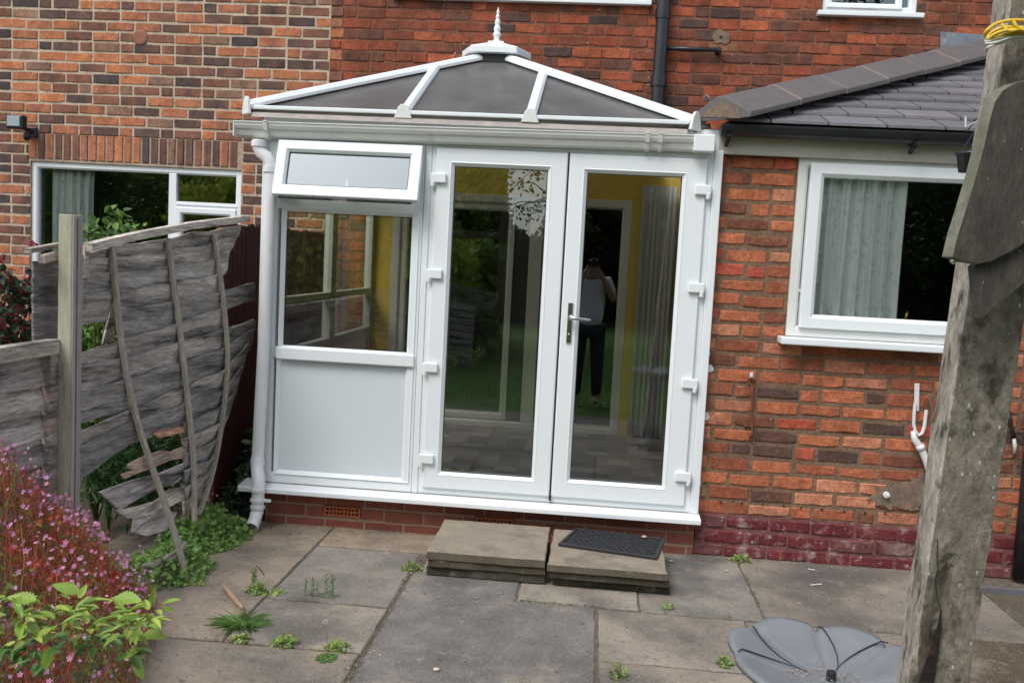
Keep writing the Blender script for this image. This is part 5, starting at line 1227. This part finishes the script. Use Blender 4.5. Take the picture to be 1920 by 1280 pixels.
# pebbles and litter
def pebble(p,s,lab,m='stepslab',col=(.55,.5,.44),grp='small pebbles on the paving'):
    mb=MB(); V=[];F=[];ns,nr=8,5
    for j in range(nr+1):
        ph=math.pi*j/nr
        for i in range(ns):
            a=2*math.pi*i/ns; d=Vector((math.sin(ph)*math.cos(a),math.sin(ph)*math.sin(a),math.cos(ph))); k=1+.3*noise.noise(d*1.7+p*9)
            V.append(p+Vector((d.x*s*k*1.2,d.y*s*k*.9,d.z*s*k*.55+s*.5)))
    for j in range(nr):
        for i in range(ns): F.append((j*ns+i,j*ns+(i+1)%ns,(j+1)*ns+(i+1)%ns,(j+1)*ns+i))
    mb.idx(V,F,col); return tag(mb.build('pebble',M[m],smooth=True),lab,'pebble',grp)
pebble(AZ(1208,1008,.146),.014,'pinkish pebble resting on the black rubber mat',col=(.5,.36,.3),grp=None)
pebble(AZ(818,1257,.0),.012,'white and orange pebble on the dark centre slab near the photo bottom',col=(.65,.55,.48))
pebble(AZ(1258,1053,.0),.012,'pale pebble beside the right step stack',col=(.5,.45,.4))
pebble(AZ(1362,1071,.0),.010,'pale round pebble near the weed by the maroon plinth',col=(.6,.55,.45))
for _ in range(34):
    px,py=random.choice([(U(560,640),U(990,1040)),(U(700,780),U(1060,1150)),(U(780,980),U(1090,1130)),(U(1250,1700),U(1060,1160)),(U(560,1300),U(1110,1280)),(U(640,720),U(1180,1270))])
    pebble(AZ(px,py,0),U(.003,.007),'tiny pale chip of gravel lying on the concrete paving',col=jitcol((.42,.37,.31)),grp='gravel chips on the paving')
mb=MB()
for _ in range(7500):
    q=random.choice([0,0,1,1,2,3,3])
    if q==0: p=AZ(U(505,800),985+U(0,12)**1.2+ (0),0)
    elif q==1: p=Vector((-.83+random.gauss(0,.018),U(-2.2,-.4),0))
    elif q==2: p=Vector((U(1.35,3),U(-1.9,-.1),0))
    else: p=Vector((U(-2.2,2.2),random.choice((-1.17,-.95,-1.67))+random.gauss(0,.012),0)) if rnd()<.6 else Vector((U(-1.8,2.3),-.03-abs(random.gauss(0,.04)),0))
    s_=U(.0012,.0035) if rnd()<.93 else U(.004,.009); mb.idx([p+Vector((U(-s_,s_),U(-s_,s_),U(.002,.002+s_))) for _ in range(4)],[(0,1,2),(0,2,3),(0,3,1),(1,3,2)],jitcol(random.choice([(.2,.13,.08),(.3,.24,.18),(.08,.06,.04)])))
tag(mb.build('grit',M['stem'],fixn=False),'scattered grit, crumbs and leaf litter along the paving joints','grit',kind='stuff')
mb=MB()
JT=[((-1.42,-2.5),(-1.42,.0)),((-.828,-2.6),(-.828,-.62)),((-1.42,-1.17),(-.84,-1.17)),((-2.2,-1.67),(-.84,-1.67)),((.11,-2.6),(.11,-.95)),((.11,-.957),(2.2,-.957)),((.11,-1.545),(1.9,-1.545)),((.905,-.95),(.905,0)),((-1.9,-.01),(.66,-.01)),((.66,.0),(2.3,.0)),((-.83,-.64),(-.28,-.64)),((-.28,-.94),(.32,-.94))]
for _ in range(5200):
    a,b=random.choice(JT); t=rnd(); 
    if noise.noise(Vector((a[0]*3+t*6,a[1]*3,b[0])))<-.05: continue
    p=Vector((lerp(a[0],b[0],t)+random.gauss(0,.006),lerp(a[1],b[1],t)+random.gauss(0,.006)-(.012 if a[1]>-.02 and b[1]>-.02 else 0),.001)); s_=U(.003,.008)
    mb.face([p+Vector((U(-s_,s_),U(-s_,s_),U(0,s_*.8))) for _ in range(3)],jitcol(random.choice([(.10,.12,.035),(.16,.20,.05),(.13,.09,.05),(.09,.07,.04)])))
tag(mb.build('moss',M['stem'],fixn=False),'moss and dirt filling the joints between paving slabs','moss',kind='stuff')
for (a,b,lab) in [((1515,1066),(1528,1068),'white paint flake on paving below the brick wall'),((1520,1096),(1541,1094),'thin pale splinter on the right paving')]:
    p=AZ(*a,.004);p2=AZ(*b,.004); mb=MB(); mb.bar(p,p2,.010,.003); tag(mb.build('flake',M['whitepipe'],bevel=.001),lab,'flake')
# --- plants behind the fence
def bush(name,label,cat,pts,n,L_,shape,cols,stems=True):
    c=sum((Vector(p[:3]) for p in pts),Vector())/len(pts); t=thing(name,(c.x,c.y,0),label,cat); lf=MB();st=MB()
    for (x,y,z,r_) in pts:
        if stems: st.tube([(c.x,c.y,0),(lerp(c.x,x,.6),lerp(c.y,y,.6),z*.6),(x,y,z)],[.008,.005,.002],5,col=(.10,.09,.04))
        for _ in range(n):
            d=rv()*r_*rnd()**.4; addleaf(lf,Vector((x,y,z))+d,rv()+Vector((.2,-.3,.1)),rv()*.7+Vector((.2,-.3,.8)),U(*L_),LS[shape],jitcol(random.choice(cols)),.2,.15)
    lf.build('foliage',M['leaf'],t,fixn=False)
    if stems: st.build('stems',M['stem'],t,fixn=False)
    return t
RO=[(.045,.10,.045),(.06,.13,.05),(.03,.07,.035),(.18,.03,.03)]
bush('rose_bush','rose bush with dark green and reddish leaves behind the low fence panel','bush',[tuple(AX(px,py,-2.62))+(rr,) for px,py,rr in [(20,560,.09),(55,590,.09),(85,565,.07),(30,620,.09),(5,600,.09),(70,530,.05),(40,545,.06),(90,610,.07),(0,520,.05),(60,640,.08),(15,650,.08)]],85,(.028,.052),'oval',RO)
mb=MB()
for px,py in [(60,455),(5,485),(88,542),(80,555),(30,620),(62,700-75),(28,640)]:
    c=AX(px,py,-2.6)
    for _ in range(14): addleaf(mb,c+rv()*.012,rv(),rv(),.02,LS['oval'],jitcol((.35,.04,.06)),.3,.2)
tag(mb.build('red_blooms',M['petal'],bpy.data.objects['rose_bush'],fixn=False))
BR=[(.13,.26,.06),(.17,.31,.07),(.10,.2,.05)]
b1=[AX(px,py,-2.55) for px,py in [(215,398),(212,425),(190,430),(255,430),(240,436),(175,440),(165,440),(222,410)]]
bush('bramble','bright green bramble shoot rising above the broken fence panel top','bramble',[(p.x,p.y,p.z,.045) for p in b1],16,(.03,.06),'oval',BR)
b2=[tuple(AX(px,py,-2.72))+(.15,) for px,py in [(165,615),(190,640),(170,660),(205,625),(160,690),(200,700),(165,790),(200,800),(240,780),(180,830),(230,830),(120,640),(100,650),(215,660)]]
bush('garden_shrub','bright green leafy shrub showing through the gaps in the broken fence','shrub',b2,220,(.03,.05),'oval',[(.12,.26,.03),(.16,.32,.04),(.07,.16,.03)])
bush('fern','dark green fern fronds behind the hole in the broken fence','fern',[tuple(AX(px,py,-2.42))+(.13,) for px,py in [(200,870),(230,850),(260,840),(300,825),(330,830),(200,910),(240,900),(290,870),(300,925),(250,945),(340,860)]],150,(.05,.10),'narrow',[(.04,.11,.025),(.06,.15,.035)])

# ================= garden behind the camera (seen mirrored in the glass)
def tree(x,y,h,r_,n,col,label):
    t=thing('tree',(x,y,0),label,'tree','trees at the far end of the garden'); tk=MB(); cr=MB()
    tk.tube([(x,y,0),(x+.1,y,h*.3),(x,y+.1,h*.6),(x+.1,y,h*.8)],[.22,.17,.1,.04],8)
    cl=[]
    for k in range(60):
        d=rv(); c=Vector((x,y,h*.58))+Vector((d.x*r_,d.y*r_*.7,d.z*h*.40))*U(.35,1); cl.append((c,U(.5,1.0)*r_*.30))
        if k<8: tk.tube([(x,y,h*U(.3,.5)),c],[.06,.02],5)
    Q=[(0,0),(.32,.45),(0,1),(-.32,.45)]
    for c,cr_ in cl:
        cc=jitcol(col,.3)
        for _ in range(n//60):
            p=c+rv()*cr_*rnd()**.35; d=rv(); sd_=d.cross(rv()).normalized(); L_=U(.09,.19)
            cr.face([p,p+(d*.45+sd_*.32)*L_,p+d*L_,p+(d*.45-sd_*.32)*L_],jitcol(cc,.25))
    tk.build('trunk',M['bark'],t,smooth=True); cr.build('crown',M['leaf'],t,fixn=False)
tree(-4.6,-13.5,8,2.7,17000,(.72,.78,.12),'yellow green broad tree nearest the fence at the garden end')
tree(-8.8,-15,9,3.0,15000,(.50,.60,.12),'mid green tree left of the yellow green one')
tree(2.6,-14,9,3.0,17000,(.05,.095,.025),'tall dark tree directly behind the photographer')
tree(7.6,-14,9,3.2,16000,(.045,.085,.025),'dark spreading tree on the right side of the garden')
tree(-13.5,-14,8,3.0,12000,(.08,.14,.035),'light green tree far left of the garden')
tree(12.8,-14,9,3.2,12000,(.04,.08,.02),'dark tree far right of the garden')
bt=thing('tree',(-1.0,-10.5,0),'thin sparse leaved birch hanging over the sky gap','tree','trees at the far end of the garden'); tk=MB(); cr=MB()
tk.tube([(-.6,-10.5,0),(-.5,-10.5,2),(-.7,-10.5,4.5),(-.8,-10.5,6)],[.06,.05,.035,.02],7)
for k in range(75):
    a=Vector((-.7,-10.5,U(2.6,5.6))); b=a+Vector((U(-1.3,.8),U(-.5,.5),U(-.9,.4))); tk.tube([a,a.lerp(b,.5)+Vector((0,0,.12)),b],[.012,.008,.004],4)
    for _ in range(46):
        p=a.lerp(b,U(.25,1.05))+rv()*U(0,.16); d=rv(); sd_=d.cross(rv()).normalized(); L_=U(.05,.09); cr.face([p,p+(d*.45+sd_*.32)*L_,p+d*L_,p+(d*.45-sd_*.32)*L_],jitcol((.12,.15,.03),.4))
tk.build('trunk',M['bark'],bt,smooth=True); cr.build('crown',M['leaf'],bt,fixn=False)
def hedge(xa,xb,yy,hf,n,col,label):
    hg=thing('hedge',((xa+xb)/2,yy,0),label,'hedge','tall hedges closing the garden'); hm=MB(); Q=[(0,0),(.3,.45),(0,1),(-.3,.45)]
    for _ in range(n):
        x=U(xa,xb); hh=hf*(.88+.3*noise.noise(Vector((x*.9,yy,0)))+.12*noise.noise(Vector((x*4,yy,3)))); z=hh*rnd()**.8
        p=Vector((x,yy+U(-.3,.6)+.5*noise.noise(Vector((x*1.5,z*1.5,0))),z)); d=rv(); sd_=d.cross(rv()).normalized(); L_=U(.10,.22)
        k=1+.6*noise.noise(Vector((x*1.3,z*1.3,7)))
        hm.face([p,p+(d*.45+sd_*.32)*L_,p+d*L_,p+(d*.45-sd_*.32)*L_],jitcol(tuple(c*k for c in col),.4))
    hm.build('foliage',M['leaf'],hg,fixn=False); hc=MB(); hc.box(xa+.1,xb-.1,yy-.6,yy-.35,0,hf*.72); hc.build('core',M['dark_int'],hg)
hedge(-20,-2.35,-20,5.6,26000,(.42,.52,.10),'tall green hedge on the left of the sky gap at the garden end')
hedge(-1.15,18,-20,6.0,30000,(.08,.13,.03),'tall dark hedge on the right of the sky gap at the garden end')
hedge(-9,-2.45,-9.5,3.0,17000,(.62,.66,.12),'bright yellow green shrub border on the left of the garden')
hedge(-2.5,-1.5,-10.5,2.2,3000,(.20,.28,.06),'low green shrub border beside the bright one')
hedge(-2.6,-.9,-19.0,3.1,3600,(.06,.10,.03),'low hedge filling the gap between the tall hedges')
lg=MB()
for _ in range(16000):
    x=U(-5,5);y=U(-13,-4.7); addleaf(lg,Vector((x,y,-.02)),Vector((U(-.5,.5),U(-.5,.5),1)),rv(),U(.04,.08),LS['narrow'],jitcol((.16,.32,.05)),.2,.05)
tag(lg.build('grass',M['leaf'],fixn=False),kind='stuff')
sh=thing('garden_shed',(-3.8,-9,0),'low grey slatted timber decking frame leaning in the garden behind the camera','slatted frame')
mb=MB()
for k in range(9): mb.bar((-3.4+k*.02,-8.4-k*.0,.25+k*.1),(-1.7,-8.4,.05+k*.1),.02,.08,col=(.3,.29,.28))
mb.build('slats',M['wood'],sh)
sh.name='slatted_frame'
# photographer
def skinbody(name,verts,edges,parent,m,sub=2):
    me=bpy.data.meshes.new(name); me.from_pydata([v[:3] for v in verts],edges,[]); me.materials.append(m)
    o=bpy.data.objects.new(name,me); C.objects.link(o); o.parent=parent; o.matrix_parent_inverse=parent.matrix_basis.inverted()
    sm=o.modifiers.new('skin','SKIN'); sm.use_smooth_shade=True
    for i,v in enumerate(verts):
        me.skin_vertices[0].data[i].radius=(v[3],v[4] if len(v)>4 else v[3])
    me.skin_vertices[0].data[0].use_root=True
    su=o.modifiers.new('sub','SUBSURF'); su.levels=sub; su.render_levels=sub
    return o
PY0=-5.50
pr=thing('person',(0,PY0,0),'photographer in pale grey t-shirt holding a camera to the face, reflected in right door','person')
bv=[(0,PY0,.93,.11,.08),(0,PY0,1.12,.11,.08),(0,PY0,1.30,.14,.10),(0,PY0,1.42,.12,.09),(0,PY0+.01,1.49,.055),(0,PY0+.02,1.58,.07,.085),(0,PY0+.02,1.67,.075,.09),
 (.17,PY0,1.41,.062),(.27,PY0+.06,1.20,.048),(.10,PY0+.17,1.48,.034),(.065,PY0+.185,1.55,.035,.02),
 (-.17,PY0,1.41,.062),(-.27,PY0+.06,1.20,.048),(-.10,PY0+.17,1.48,.034),(-.065,PY0+.185,1.55,.035,.02),
 (.10,PY0,.86,.095),(.11,PY0+.01,.48,.062),(.12,PY0,.09,.042),(.12,PY0+.14,.035,.038),(-.10,PY0,.86,.095),(-.11,PY0+.01,.48,.062),(-.12,PY0,.09,.042),(-.12,PY0+.14,.035,.038)]
be=[(0,1),(1,2),(2,3),(3,4),(4,5),(5,6),(3,7),(7,8),(8,9),(9,10),(3,11),(11,12),(12,13),(13,14),(0,15),(15,16),(16,17),(17,18),(0,19),(19,20),(20,21),(21,22)]
skinbody('body',bv,be,pr,M['skin'])
skinbody('t_shirt',[(0,PY0,.83,.175,.14),(0,PY0,1.12,.165,.125),(0,PY0,1.30,.185,.135),(0,PY0,1.42,.13,.10),(.18,PY0,1.41,.075),(.245,PY0+.045,1.25,.062),(-.18,PY0,1.41,.075),(-.245,PY0+.045,1.25,.062)],[(0,1),(1,2),(2,3),(3,4),(4,5),(3,6),(6,7)],pr,M['shirt'])
skinbody('trousers',[(0,PY0,.92,.16,.12),(.10,PY0,.84,.105),(.11,PY0+.01,.48,.078),(.12,PY0,.10,.065),(-.10,PY0,.84,.105),(-.11,PY0+.01,.48,.078),(-.12,PY0,.10,.065)],[(0,1),(1,2),(2,3),(0,4),(4,5),(5,6)],pr,M['trouser'])
for sgn in (-1,1):
    for k in range(4):
        b0=Vector((sgn*.062,PY0+.195,1.575-k*.017)); skinbody('finger',[(b0.x+sgn*.012,b0.y-.01,b0.z,.009),(b0.x,b0.y+.018,b0.z,.0085),(b0.x-sgn*.022,b0.y+.020,b0.z,.0075)],[(0,1),(1,2)],pr,M['skin'],1)
    skinbody('thumb',[(sgn*.075,PY0+.18,1.53,.011),(sgn*.055,PY0+.165,1.555,.010),(sgn*.035,PY0+.155,1.56,.009)],[(0,1),(1,2)],pr,M['skin'],1)
mb=MB(); mb.lathe([(.001,-.015),(.008,-.012),(.012,0)],(0,PY0+.11,1.595),8,'y'); mb.build('nose',M['skin'],pr,smooth=True)
hc_=thing('camera_in_hand',(0,PY0+.18,1.62),'black camera held up by the photographer in the door reflection','camera')
mb=MB(); mb.box(-.065,.065,PY0+.135,PY0+.185,1.575,1.65); mb.box(-.025,.025,PY0+.14,PY0+.18,1.65,1.672); mb.build('camera_body',M['black'],hc_,bevel=.008)
mb=MB(); mb.tube([(0,PY0+.18,1.612),(0,PY0+.228,1.612)],[.033,.035],20); mb.build('lens_barrel',M['black'],hc_,bevel=.002)
